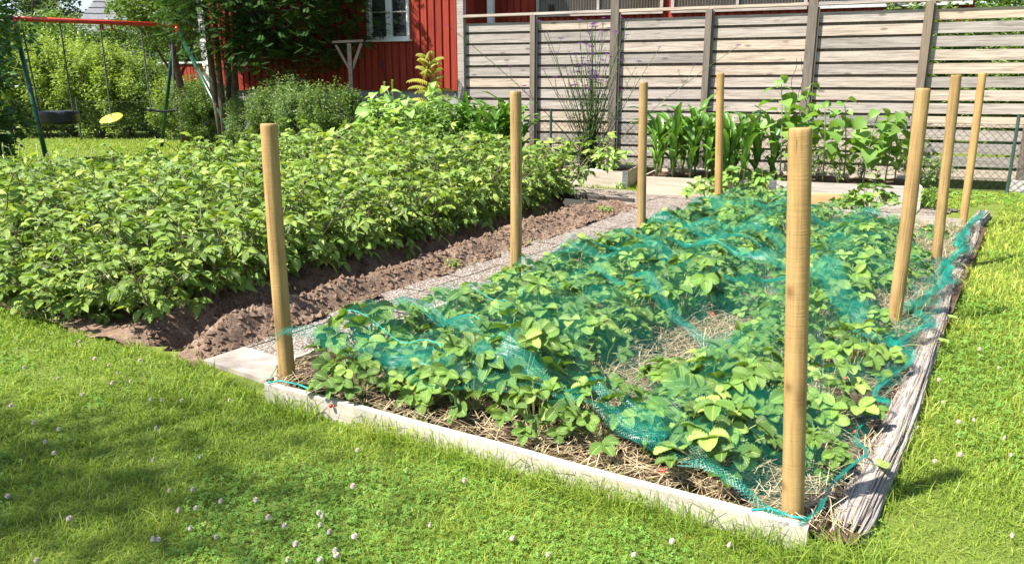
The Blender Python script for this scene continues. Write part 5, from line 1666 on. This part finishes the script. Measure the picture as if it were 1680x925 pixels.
# ---------------------------------------------------------------- swing set
def swing():
    tl = gd(22, 31, 15.0); tr = gd(287, 42, 18.1)
    root = thing('swing_set', 'green and red steel swing set on the lawn', 'swing set', (tl[0], tl[1], 0))
    o0 = np.array([tl[0], tl[1], 0.0])
    def P(v): return np.asarray(v) - o0
    bd_ = unit(tr - tl)
    mb = MB(); tube(mb, [P(tl - bd_ * 0.05), P(tr + bd_ * 0.05)], 0.047, 14); mb.build('top_bar', M['swing_red'], root, True)
    mb = MB(); tube(mb, [P(tl - bd_ * 0.13), P(tl - bd_ * 0.04)], [0.06, 0.06], 12); mb.build('end_cap', M['black'], root)
    l1 = gp(80, 277); l2 = np.array([-10.75, 15.3, 0.0]); r1 = gp(265, 243); r2 = gp(400, 262)
    for top, ft in ((tl, l1), (tl, l2), (tr, r1), (tr, r2)):
        d = unit(ft - top)
        mb = MB(); tube(mb, [P(top + d * 0.12), P(ft)], 0.042, 12); leg = mb.build('leg', M['swing_green'], root, True)
        mb = MB(); tube(mb, [P(top), P(top + d * 0.24)], 0.052, 12); mb.build('leg_socket', M['swing_red'], root, True)
    # hangers at the middle
    for f in (0.50, 0.56):
        c = tl + (tr - tl) * f
        mb = MB(); bar(mb, P(c - [0, 0, 0.02]), P(c - [0, 0, 0.16]) , 0.035, 0.03, up=(1, 0, 0)); mb.build('hanger', M['swing_red'], root)
    def barpt(px):
        k = (px - 840) / 1335.0
        t_ = (tl[0] - k * tl[1]) / (k * (tr[1] - tl[1]) - (tr[0] - tl[0])); return tl + (tr - tl) * t_ - np.array([0, 0, 0.05])
    def hang(name, label, cat, ropes, mk, matr):
        c = np.mean([b for a, b in ropes], 0)
        rt = thing(name, label, cat, c)
        for a, b in ropes:
            mb = MB(); s = np.linspace(0, 1, 24)[:, None]; Pp = (a - c) * (1 - s) + (b - c) * s
            tube(mb, Pp, 0.013 + 0.004 * (np.arange(24) % 2), 6); mb.build('rope', matr, rt)
        mk(rt)
    # tyre
    a, b = barpt(32), barpt(96); zt = gd(98, 190, (a[1] + b[1]) / 2)
    c = (a + b) / 2; c[2] = zt[2]
    c = gd(97, 200, (a[1] + b[1]) / 2 + 0.3)
    def mk(rt):
        mb = MB(); n, m = 40, 16
        prof = [(0.20, -0.09), (0.24, -0.11), (0.33, -0.115), (0.385, -0.10), (0.40, -0.06), (0.403, -0.03), (0.396, -0.02), (0.403, -0.01), (0.403, 0.01), (0.396, 0.02), (0.403, 0.03), (0.40, 0.06), (0.385, 0.10), (0.33, 0.115), (0.24, 0.11), (0.20, 0.09)]
        V = [[r_ * math.cos(i * 2 * PI / n), r_ * math.sin(i * 2 * PI / n), z_ * 1.15 - 0.02] for i in range(n) for r_, z_ in prof]
        i, j = np.meshgrid(np.arange(n), np.arange(m - 1), indexing='ij')
        q = i * m + j; w = ((i + 1) % n) * m + j
        mb.add(V, np.stack([q, w, w + 1, q + 1], -1).reshape(-1, 4)); mb.build('tyre', M['black'], rt, True)
    r1_ = [(barpt(34), c + [-0.28, -0.12, 0.1]), (barpt(97), c + [0.20, 0.2, 0.1])]
    c0 = np.mean([b_ for a_, b_ in r1_], 0)
    hang('tyre_swing', 'black car tyre hung flat as a swing at the left of the swing set', 'tyre swing', r1_, mk, M['chain'])
    # disc
    a = barpt(163); c = gd(183, 195, a[1] - 0.1)
    def mk2(rt):
        mb = MB(); n = 40
        prof = [(0.001, -0.02), (0.17, -0.02), (0.225, -0.012), (0.24, 0.0), (0.225, 0.018), (0.17, 0.026), (0.10, 0.024), (0.035, 0.03), (0.034, 0.05), (0.001, 0.05)]; m = len(prof)
        V = np.array([[r_ * math.cos(i * 2 * PI / n), r_ * math.sin(i * 2 * PI / n), z_] for i in range(n) for r_, z_ in prof])
        i, j = np.meshgrid(np.arange(n), np.arange(m - 1), indexing='ij')
        q = i * m + j; w = ((i + 1) % n) * m + j
        mb.add(V, np.stack([q, w, w + 1, q + 1], -1).reshape(-1, 4)); o = mb.build('disc_seat', M['yellow'], rt, True); o.rotation_euler = (0.42, -0.14, 0)
        mb = MB(); tube(mb, [[0, 0, -0.03], [0, 0, -0.018]], 0.03, 12); o2 = mb.build('centre_knot', M['black'], rt); o2.rotation_euler = (0.42, -0.14, 0)
    hang('disc_swing', 'lime yellow disc swing on a single rope', 'disc swing', [(a, c)], mk2, M['chain'])
    a, b = barpt(229), barpt(280); e1 = gd(248, 178, a[1] - 0.15); e2 = gd(288, 180, b[1] - 0.75)
    e2 = np.array([e2[0], e1[1] + 0.25, e1[2]]); e2 = gd(286, 178, e1[1] + 0.2)
    def mk3(rt):
        mb = MB(); d = unit(e2 - e1); 
        ln = np.linalg.norm(e2 - e1) + 0.14; F = frame(d)
        n = 14; V = []
        for i in range(n):
            s = i / (n - 1) - 0.5; zc = -0.045 * (1 - (2 * s) ** 2) ; w = 0.085 * (0.75 + 0.25 * math.cos(s * PI))
            th_ = 0.05 + 0.03 * (abs(s) > 0.38)
            for (yy, z_) in ((-w, 0), (-w * .8, th_ / 2), (w * .8, th_ / 2), (w, 0), (w * .8, -th_ / 2), (-w * .8, -th_ / 2)):
                V.append(F @ np.array([s * ln, yy, z_ + zc]))
        V = np.array(V); Q = [[i * 6 + j, (i + 1) * 6 + j, (i + 1) * 6 + (j + 1) % 6, i * 6 + (j + 1) % 6] for i in range(n - 1) for j in range(6)]
        mb.add(V - [0, 0, 0.02], Q, [[0, 1, 2], [0, 2, 3], [0, 3, 4], [0, 4, 5]]); mb.build('seat', M['black'], rt, True)
    hang('rope_swing', 'black plastic swing seat on two dark ropes', 'swing', [(a, e1), (b, e2)], mk3, M['chain'])
swing()

# ---------------------------------------------------------------- trees, hedges, shrubs
def kite(n, r, c, size, up_bias=0.4, asp=0.5):
    """n small folded leaves at c -> V (n*5), Q"""
    az = r.uniform(0, 2 * PI, n); el = r.normal(0.0, 0.45, n)
    d = np.stack([np.cos(az) * np.cos(el), np.sin(az) * np.cos(el), np.sin(el)], 1)
    up = r.normal(0, 0.6, (n, 3)); up[:, 2] += 0.9
    s = np.cross(up, d); s /= np.linalg.norm(s, axis=1, keepdims=True) + 1e-9
    nn = np.cross(d, s)
    sz = (size * r.uniform(0.6, 1.3, n))[:, None]
    p0 = c; p1 = c + d * sz * 0.45 + s * sz * asp * 0.5 + nn * sz * 0.06; p2 = c + d * sz - nn * sz * 0.12; p3 = c + d * sz * 0.45 - s * sz * asp * 0.5 + nn * sz * 0.06
    V = np.stack([p0, p1, p2, p3], 1).reshape(-1, 3)
    i = np.arange(n)[:, None] * 4
    return V, np.concatenate([i + [0, 1, 2], i + [0, 2, 3]])

def cloud(mb, r, centre, rad, nclump, per, size, asp=0.5, shell=0.55, cr=0.28, flat=0.8, boxy=False):
    centre, rad = np.asarray(centre, float), np.asarray(rad, float)
    for k in range(nclump):
        if boxy: d = r.uniform(-1, 1, 3); f = 1.0
        else:
            d = unit(r.normal(0, 1, 3)); f = shell + (1 - shell) * r.random() ** 0.6
            f *= 1 + 0.18 * vn(d[0] * 2.5, d[1] * 2.5, d[2] * 2.5, int(r.integers(1000)) % 7)
        cc = centre + d * rad * f
        q = r.normal(0, 1, (per, 3)); q /= np.linalg.norm(q, axis=1, keepdims=True); q *= (r.random((per, 1)) ** 0.45)
        R_ = cr * rad.mean() * r.uniform(0.6, 1.35)
        pts = cc + q * R_ * [1, 1, flat]
        pts = pts[pts[:, 2] > 0.02]
        if not len(pts): continue
        V, T = kite(len(pts), r, pts, size, asp=asp)
        mb.add(V, T=T, var=np.repeat(np.clip(r.normal(r.uniform(0.25, 0.75), 0.2, len(pts)), 0, 1), 4))

def tree(name, label, loc, H, crown_c, crown_r, mat, seed, nclump=60, per=160, size=0.09, trunk_r=0.12, cat='tree', group=None, nlimb=6, shell=0.45, asp=0.5, cr=0.28):
    r = np.random.default_rng(seed)
    root = thing(name, label, cat, loc, 0, group)
    st = MB()
    cc = np.asarray(crown_c, float); rr = np.asarray(crown_r, float)
    tz = cc[2]
    P = np.array([[0, 0, 0], [0.03, 0.02, tz * 0.35], [cc[0] * 0.6, cc[1] * 0.6, tz * 0.75], [cc[0], cc[1], tz + rr[2] * 0.4]])
    tube(st, P, [trunk_r * 1.2, trunk_r, trunk_r * 0.7, trunk_r * 0.2], 10)
    for k in range(nlimb):
        a = k * 2.4; q = P[1] + (P[3] - P[1]) * r.uniform(0.05, 0.8)
        e = cc + rr * np.array([math.cos(a) * 0.75, math.sin(a) * 0.75, r.uniform(-0.4, 0.7)])
        m = (q + e) / 2 + [0, 0, -0.1 * rr[2]]
        tube(st, [q, m, e], [trunk_r * 0.45, trunk_r * 0.3, trunk_r * 0.08], 7)
    st.build('trunk', M['bark'], root, True)
    lf = MB(); cloud(lf, r, cc, rr, nclump, per, size, asp, shell, cr); lf.build('crown', M[mat], root)
    return root

# rowan by the house with feathery leaves
def rowan():
    r = np.random.default_rng(77)
    base = np.array([-6.0, 16.6, 0])
    root = thing('rowan_tree', 'dark feathery-leaved rowan tree in front of the red house', 'tree', base)
    st, lf = MB(), MB()
    for k in range(4):
        a = k * 1.57; off = np.array([0.10 * math.cos(a), 0.10 * math.sin(a), 0])
        top = np.array([0.3 * math.cos(a) + 0.1, 0.4 * math.sin(a), 4.2])
        tube(st, [off, off * 2 + [0, 0, 1.2], top * 0.6 + off, top], [0.085, 0.07, 0.05, 0.02], 8)
    cc = np.array([1.35, -0.5, 3.15]); rad = np.array([2.3, 1.5, 1.6])
    sh = leaf_shape(1, 0.34, 2, 0.3, 0.5, 0.45)
    for k in range(46):
        d = unit(r.normal(0, 1, 3)); e = cc + d * rad * r.uniform(0.5, 0.9)
        tube(st, [cc * [0.3, 0.3, 0.6 + 0.3 * r.random()], (cc + e) / 2 + [0, 0, -0.15], e], [0.02, 0.012, 0.004], 5, caps=False)
    n = 8500
    for k in range(n):
        d = unit(r.normal(0, 1, 3)); f = 0.35 + 0.65 * r.random() ** 0.5
        f *= 1 + 0.22 * float(vn(d[0] * 3, d[1] * 3, d[2] * 3, 5))
        c = cc + d * rad * f
        if vn(c[0] * 1.6, c[1] * 1.6, c[2] * 1.6, 9) < -0.45: continue
        az = r.uniform(0, 6.28); dr = unit([math.cos(az), math.sin(az), -0.35 + r.normal(0, 0.25)])
        s = unit(np.cross([0, 0, 1], dr)); L_ = r.uniform(0.16, 0.24); v = r.random()
        nz = np.cross(dr, s)
        V, T, Ls = [], [], []
        for i in range(1, 8):
            for sg in (-1, 1):
                p = c + dr * L_ * i / 7.5; ll = 0.072 * (1 - abs(i - 4) * 0.07)
                dd = unit(s * sg + dr * 0.35 - np.array([0, 0, 0.15]))
                w = dr * ll * 0.2
                b = len(V); V += [p, p + dd * ll * 0.45 + w, p + dd * ll, p + dd * ll * 0.45 - w]; Ls.append([b, b + 1, b + 2, b + 3])
        lf.add(V, Ls, var=v)
    # orange-green young leaves not separated
    st.build('trunk', M['bark'], root, True); lf.build('crown', M['rowan'], root)
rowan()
tree('garden_tree', 'light green tree left of the rowan above the swing set', (-8.0, 19.2, 0), 5, (-0.2, 0, 3.55), (1.25, 1.2, 1.25), 'hedge2', 301, 70, 170, 0.11, 0.09)

# tree at the far left edge, shading the swing lawn
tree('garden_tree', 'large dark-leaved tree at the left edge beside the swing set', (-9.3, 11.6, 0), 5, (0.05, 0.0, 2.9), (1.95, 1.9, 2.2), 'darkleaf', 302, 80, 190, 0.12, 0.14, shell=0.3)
tree('climbing_shrub', 'bright leafy shrub top at the upper left corner above the tyre swing', (-10.0, 14.6, 0), 4, (0.15, 0, 2.9), (0.95, 0.9, 0.9), 'hedge', 303, 22, 120, 0.13, 0.06, cat='shrub')
# low dark branch foliage close by at the left edge
tree('garden_shrub', 'dark big-leaved shrub low at the left edge behind the potatoes', (-7.08, 10.1, 0), 2, (0, 0, 1.2), (0.68, 0.75, 1.15), 'darkleaf', 304, 44, 90, 0.12, 0.05, cat='shrub', shell=0.2)
# tree outside the frame that shades the near left lawn
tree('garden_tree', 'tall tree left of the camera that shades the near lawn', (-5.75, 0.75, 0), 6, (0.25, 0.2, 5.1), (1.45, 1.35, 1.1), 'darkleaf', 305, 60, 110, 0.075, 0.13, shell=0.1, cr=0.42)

# bright hedge bushes behind the swings
def bush_proto(seed, mat, size=0.07, nclump=60, per=150, asp=0.4):
    r = np.random.default_rng(seed)
    root = thing('hedge_bush', 'x', 'bush')
    st = MB()
    for k in range(7):
        a = k * 0.9; tube(st, [[0.08 * math.cos(a), 0.08 * math.sin(a), 0], [0.5 * math.cos(a), 0.4 * math.sin(a), 1.2], [0.8 * math.cos(a), 0.7 * math.sin(a), 2.1]], [0.03, 0.02, 0.006], 5, caps=False)
    st.build('branches', M['bark'], root, True)
    lf = MB(); cloud(lf, r, (0, 0, 1.2), (1.1, 0.9, 1.15), nclump, per, size, asp, 0.35, 0.26, 1.1)
    for k in range(70):    # upright shoots
        a = r.uniform(0, 6.28); q = r.uniform(0.2, 1.0); b = np.array([math.cos(a) * q * 1.05, math.sin(a) * q * 0.85, 1.2 + 1.1 * math.sqrt(max(0, 1 - q * q)) - 0.1])
        n = 14; pts = b + np.stack([0.12 * np.cos(a) * np.linspace(0, 1, n), 0.1 * np.sin(a) * np.linspace(0, 1, n), np.linspace(0, r.uniform(0.2, 0.5), n)], 1)
        V, T = kite(n, r, pts, size, asp=asp); lf.add(V, T=T, var=np.repeat(np.clip(r.normal(0.75, 0.15, n), 0, 1), 4))
    lf.build('foliage', M[mat], root)
    return root
hb = [bush_proto(400, 'hedge', 0.10, 85, 170), bush_proto(401, 'hedge', 0.10, 85, 170), bush_proto(402, 'hedge2', 0.10, 85, 170)]
hs = [(-60, 23.0, 1.2, 0, 'left of the tyre swing at the picture edge'), (25, 23.2, 1.15, 2, 'behind the left leg of the swing set'), (75, 22.6, 1.0, 1, 'behind the tyre swing'), (120, 23.4, 1.15, 0, 'between the tyre swing and the disc swing'), (165, 22.6, 1.03, 1, 'behind the disc swing'),
      (212, 22.8, 1.0, 0, 'right of the disc swing'), (255, 22.6, 0.88, 2, 'behind the black swing seat'), (292, 21.9, 0.66, 1, 'between the two right legs of the swing set'), (326, 20.8, 0.68, 2, 'by the right end of the wire fence')]
usedb = set()
for (px, y, f, k, lab) in hs:
    x = (px - 840) / 1290 * y
    if k not in usedb: usedb.add(k); o = hb[k]; o.location = (x, y, 0); o.rotation_euler = (0, 0, rng.uniform(0, 6)); o.scale = (f * 1.05, f * 1.05, f)
    else: o = dup(hb[k], (x, y, 0), rng.uniform(0, 6), (f * 1.05, f * 1.05, f))
    o['label'] = 'leafy garden bush ' + lab; o['group'] = 'bushes behind the swing set'
# clipped hedge farther back
r_ = np.random.default_rng(410); mb = MB()
root = thing('clipped_hedge', 'tall clipped dark hedge behind the bright bushes', 'hedge', (-14.5, 26.5, 0), -0.12)
cloud(mb, r_, (0, 0, 1.7), (7.5, 0.7, 1.5), 420, 170, 0.12, 0.55, 1, 0.16, 0.8, True)
mb.build('foliage', M['hedge2'], root)
mb = MB()
for k in range(18): tube(mb, [[-7 + k * 0.8, 0, 0], [-7 + k * 0.8, 0.1, 2.4]], [0.05, 0.02], 6)
mb.build('stems', M['bark'], root)

# shrubs in front of the red wall
sb = [bush_proto(403, 'shrub', 0.095, 80, 170), bush_proto(404, 'hedge2', 0.095, 80, 170)]
ss = [(412, 16.0, 0.52, 0, 'pale-leaved shrub under the rowan tree'), (455, 14.6, 0.56, 1, 'green shrub under the right side of the rowan'), (492, 14.0, 0.58, 0, 'bushy shrub below the red wall, left of the arbour'),
      (540, 13.8, 0.60, 1, 'green shrub right beside the weathered arbour'), (345, 17.6, 0.66, 1, 'green shrub at the foot of the rowan trunk'), (470, 15.2, 0.66, 0, 'taller loose shrub against the red wall')]
usedb = set()
for (px, y, f, k, lab) in ss:
    x = (px - 840) / 1300 * y
    if k not in usedb: usedb.add(k); o = sb[k]; o.location = (x, y, 0); o.scale = (f, f, f * 1.0)
    else: o = dup(sb[k], (x, y, 0), rng.uniform(0, 6), (f, f, f * 1.0))
    o['label'] = lab; o['group'] = 'shrubs below the red wall'
# arbour post
def arbour():
    y = 14.5
    b = np.array([(578 - 840) / 1300 * y, y, 0])
    root = thing('wooden_arbour', 'weathered wooden arbour post with a braced crossbar by the red wall', 'arbour', b)
    zt = gd(570, 72, y)[2]
    mb = MB(); box(mb, (0, 0, zt / 2), (0.07, 0.07, zt)); mb.build('post', M['oldwood'], root)
    mb = MB(); bar(mb, (-0.30, 0, zt + 0.025), (0.26, 0, zt + 0.05), 0.06, 0.04); mb.build('beam', M['oldwood'], root)
    mb = MB(); bar(mb, (0.03, 0, zt - 0.45), (0.22, 0, zt + 0.01), 0.05, 0.05); mb.build('brace', M['oldwood'], root)
    mb = MB(); bar(mb, (-0.03, 0, zt - 0.42), (-0.24, 0, zt - 0.02), 0.04, 0.04); mb.build('brace', M['oldwood'], root)
arbour()
# red gate with white rail seen through the leaves
def gate():
    a = gd(262, 104, 24.0); b = gd(345, 104, 23.2); tz_ = a[2]; a[2] = b[2] = 0; ln = np.linalg.norm(b - a)
    root = thing('red_picket_fence', 'short red picket fence with a pale top rail behind the swings', 'fence', a, math.atan2(b[1] - a[1], b[0] - a[0]))
    mb = MB(); x = 0.05
    while x < ln: box(mb, (x, 0, tz_ / 2), (0.11, 0.024, tz_ - 0.1), var=rng.random()); x += 0.135
    mb.build('pickets', M['siding'], root)
    mb = MB(); bar(mb, (0, -0.02, tz_), (ln, -0.02, tz_), 0.09, 0.045); mb.build('top_rail', M['white'], root)
gate()
# pale neighbour house
def neighbour():
    o0 = gd(218, 100, 40.0); o0[2] = 0
    root = thing('neighbour_house', 'white neighbour house with a dark grey tiled roof beyond the hedge', 'house', o0, 0.25)
    mb = MB(); box(mb, (2.4, 3, 1.95), (9.0, 6, 3.9)); mb.build('wall', M['white'], root)
    mb = MB()
    x0, x1, z0, z1 = -2.5, 7.3, 3.8, 6.6
    V = [[x0, -0.4, z0], [x1, -0.4, z0], [x1, 3, z1], [x0 + 1.2, 3, z1], [x0, 6.4, z0], [x1, 6.4, z0]]
    V2 = [[a, b, c + 0.15] for a, b, c in V]
    mb.add(V + V2, [[0, 3, 2, 1], [3, 4, 5, 2], [6, 7, 8, 9], [9, 8, 11, 10], [0, 1, 7, 6], [4, 10, 11, 5], [1, 2, 8, 7], [2, 5, 11, 8], [0, 6, 9, 3], [3, 9, 10, 4]])
    r0 = mb.build('roof', M['roof'], root)
    mb = MB()
    for k in range(9):
        f = k / 9; 
        bar(mb, (x0 + 1.2 * f, -0.4 + 3.4 * f, z0 + 0.165 + 2.8 * f), (x1, -0.4 + 3.4 * f, z0 + 0.165 + 2.8 * f), 0.05, 0.03)
    mb.build('tile_course', M['roof'], r0)
neighbour()
# far trees
def conifer(px, topz, y, w, seed, label):
    r = np.random.default_rng(seed)
    root = thing('pine_tree', label, 'tree', ((px - 840) / 1330 * y, y, 0))
    st = MB(); tube(st, [[0, 0, 0], [0, 0, topz * 0.6], [0, 0, topz]], [0.22, 0.16, 0.04], 8); st.build('trunk', M['bark'], root)
    lf = MB()
    for k in range(60):
        z = topz * (0.32 + 0.68 * k / 60); rr = w * (1.05 - (z / topz)) ** 0.7 * r.uniform(0.6, 1.15) + 0.2
        a = k * 2.4; c = np.array([math.cos(a) * rr * 0.6, math.sin(a) * rr * 0.6, z])
        q = r.normal(0, 1, (120, 3)) * [rr * 0.35, rr * 0.35, 0.16] + c
        V, T = kite(120, r, q, 0.22, asp=0.35); lf.add(V, T=T, var=np.repeat(r.random(120), 4))
    lf.build('crown', M['pine'], root)
conifer(72, 9.2, 55, 2.6, 501, 'dark pine tree rising beyond the tyre swing')
for i, (px, y, zc, rx, rz, m_, lab) in enumerate(((28, 50, 4.6, 3.2, 2.8, 'far', 'round-crowned far tree left of the pine'), (105, 52, 4.4, 2.0, 2.5, 'pine', 'grey-green far tree just right of the pine'), (140, 58, 3.4, 1.6, 1.9, 'far', 'low far tree between the pine and the grey roof'),
                                              (60, 40, 2.6, 3.0, 1.9, 'hedge2', 'yellowish tree above the clipped hedge at left'), (120, 44, 2.4, 2.6, 1.8, 'far', 'low tree line beyond the clipped hedge'), (300, 34, 5.5, 3.2, 3.0, 'hedge2', 'tall tree behind the rowan left of the red house'),
                                              (225, 33, 6.2, 2.4, 1.9, 'hedge2', 'light green tree in front of the neighbour house'))):
    tree('garden_tree', lab, ((px - 840) / 1335 * y, y, 0), 8, (0, 0, zc + 0.6), (rx, rx, rz), m_, 510 + i, 50, 150, 0.26, 0.2, shell=0.3)
# greenery behind the right part of the fence
for i, (x, y, s_, lab) in enumerate(((7.0, 14.2, 1.25, 'green bush behind the right end of the slatted fence'), (9.4, 13.4, 1.3, 'green bush beyond the right edge behind the slatted fence'), (5.6, 16.5, 1.4, 'green bush farther behind the slatted fence'))):
    o = dup(hb[2], (x, y, 0), rng.uniform(0, 6), (s_, s_, s_ * 0.95), lab, 'bushes behind the slatted fence')

tree('garden_tree', 'leafy tree behind the far right end of the slatted fence', (9.8, 18.5, 0), 6, (0, 0, 2.6), (2.2, 1.6, 2.4), 'hedge2', 601, 90, 170, 0.14, 0.12, shell=0.2)
tree('garden_tree', 'second leafy tree farther behind the right end of the fence', (13.2, 19.5, 0), 6, (0, 0, 2.6), (2.2, 1.6, 2.4), 'hedge2', 602, 80, 170, 0.14, 0.12, shell=0.2)
# spring onions at the far left of the potato patch
def onions():
    spots = [(12, 300), (22, 305), (36, 300), (50, 300), (78, 298), (118, 300), (140, 297), (6, 320), (64, 312)]
    for i, (px, py) in enumerate(spots):
        y = 8.6 + 0.9 * rng.random(); x = (px - 840) / 1275 * y
        mb = MB(); r = np.random.default_rng(i)
        for k in range(6):
            a = r.uniform(0, 6.28); h = r.uniform(0.45, 0.75)
            tube(mb, [[0, 0, 0], [0.03 * math.cos(a), 0.03 * math.sin(a), h * 0.5], [0.10 * math.cos(a), 0.10 * math.sin(a), h * (1 if k % 3 else 0.85)], [0.16 * math.cos(a), 0.14 * math.sin(a), h * (1.05 if k % 3 else .7)]], [0.006, 0.006, 0.005, 0.001], 6)
        o = mb.build('onion_plant', M['palestalk'], smooth=True); o.location = (x, y, 0.05)
        tag(o, 'spring onion with thin upright leaves behind the potatoes', 'onion plant', 'spring onions behind the potatoes')
onions()
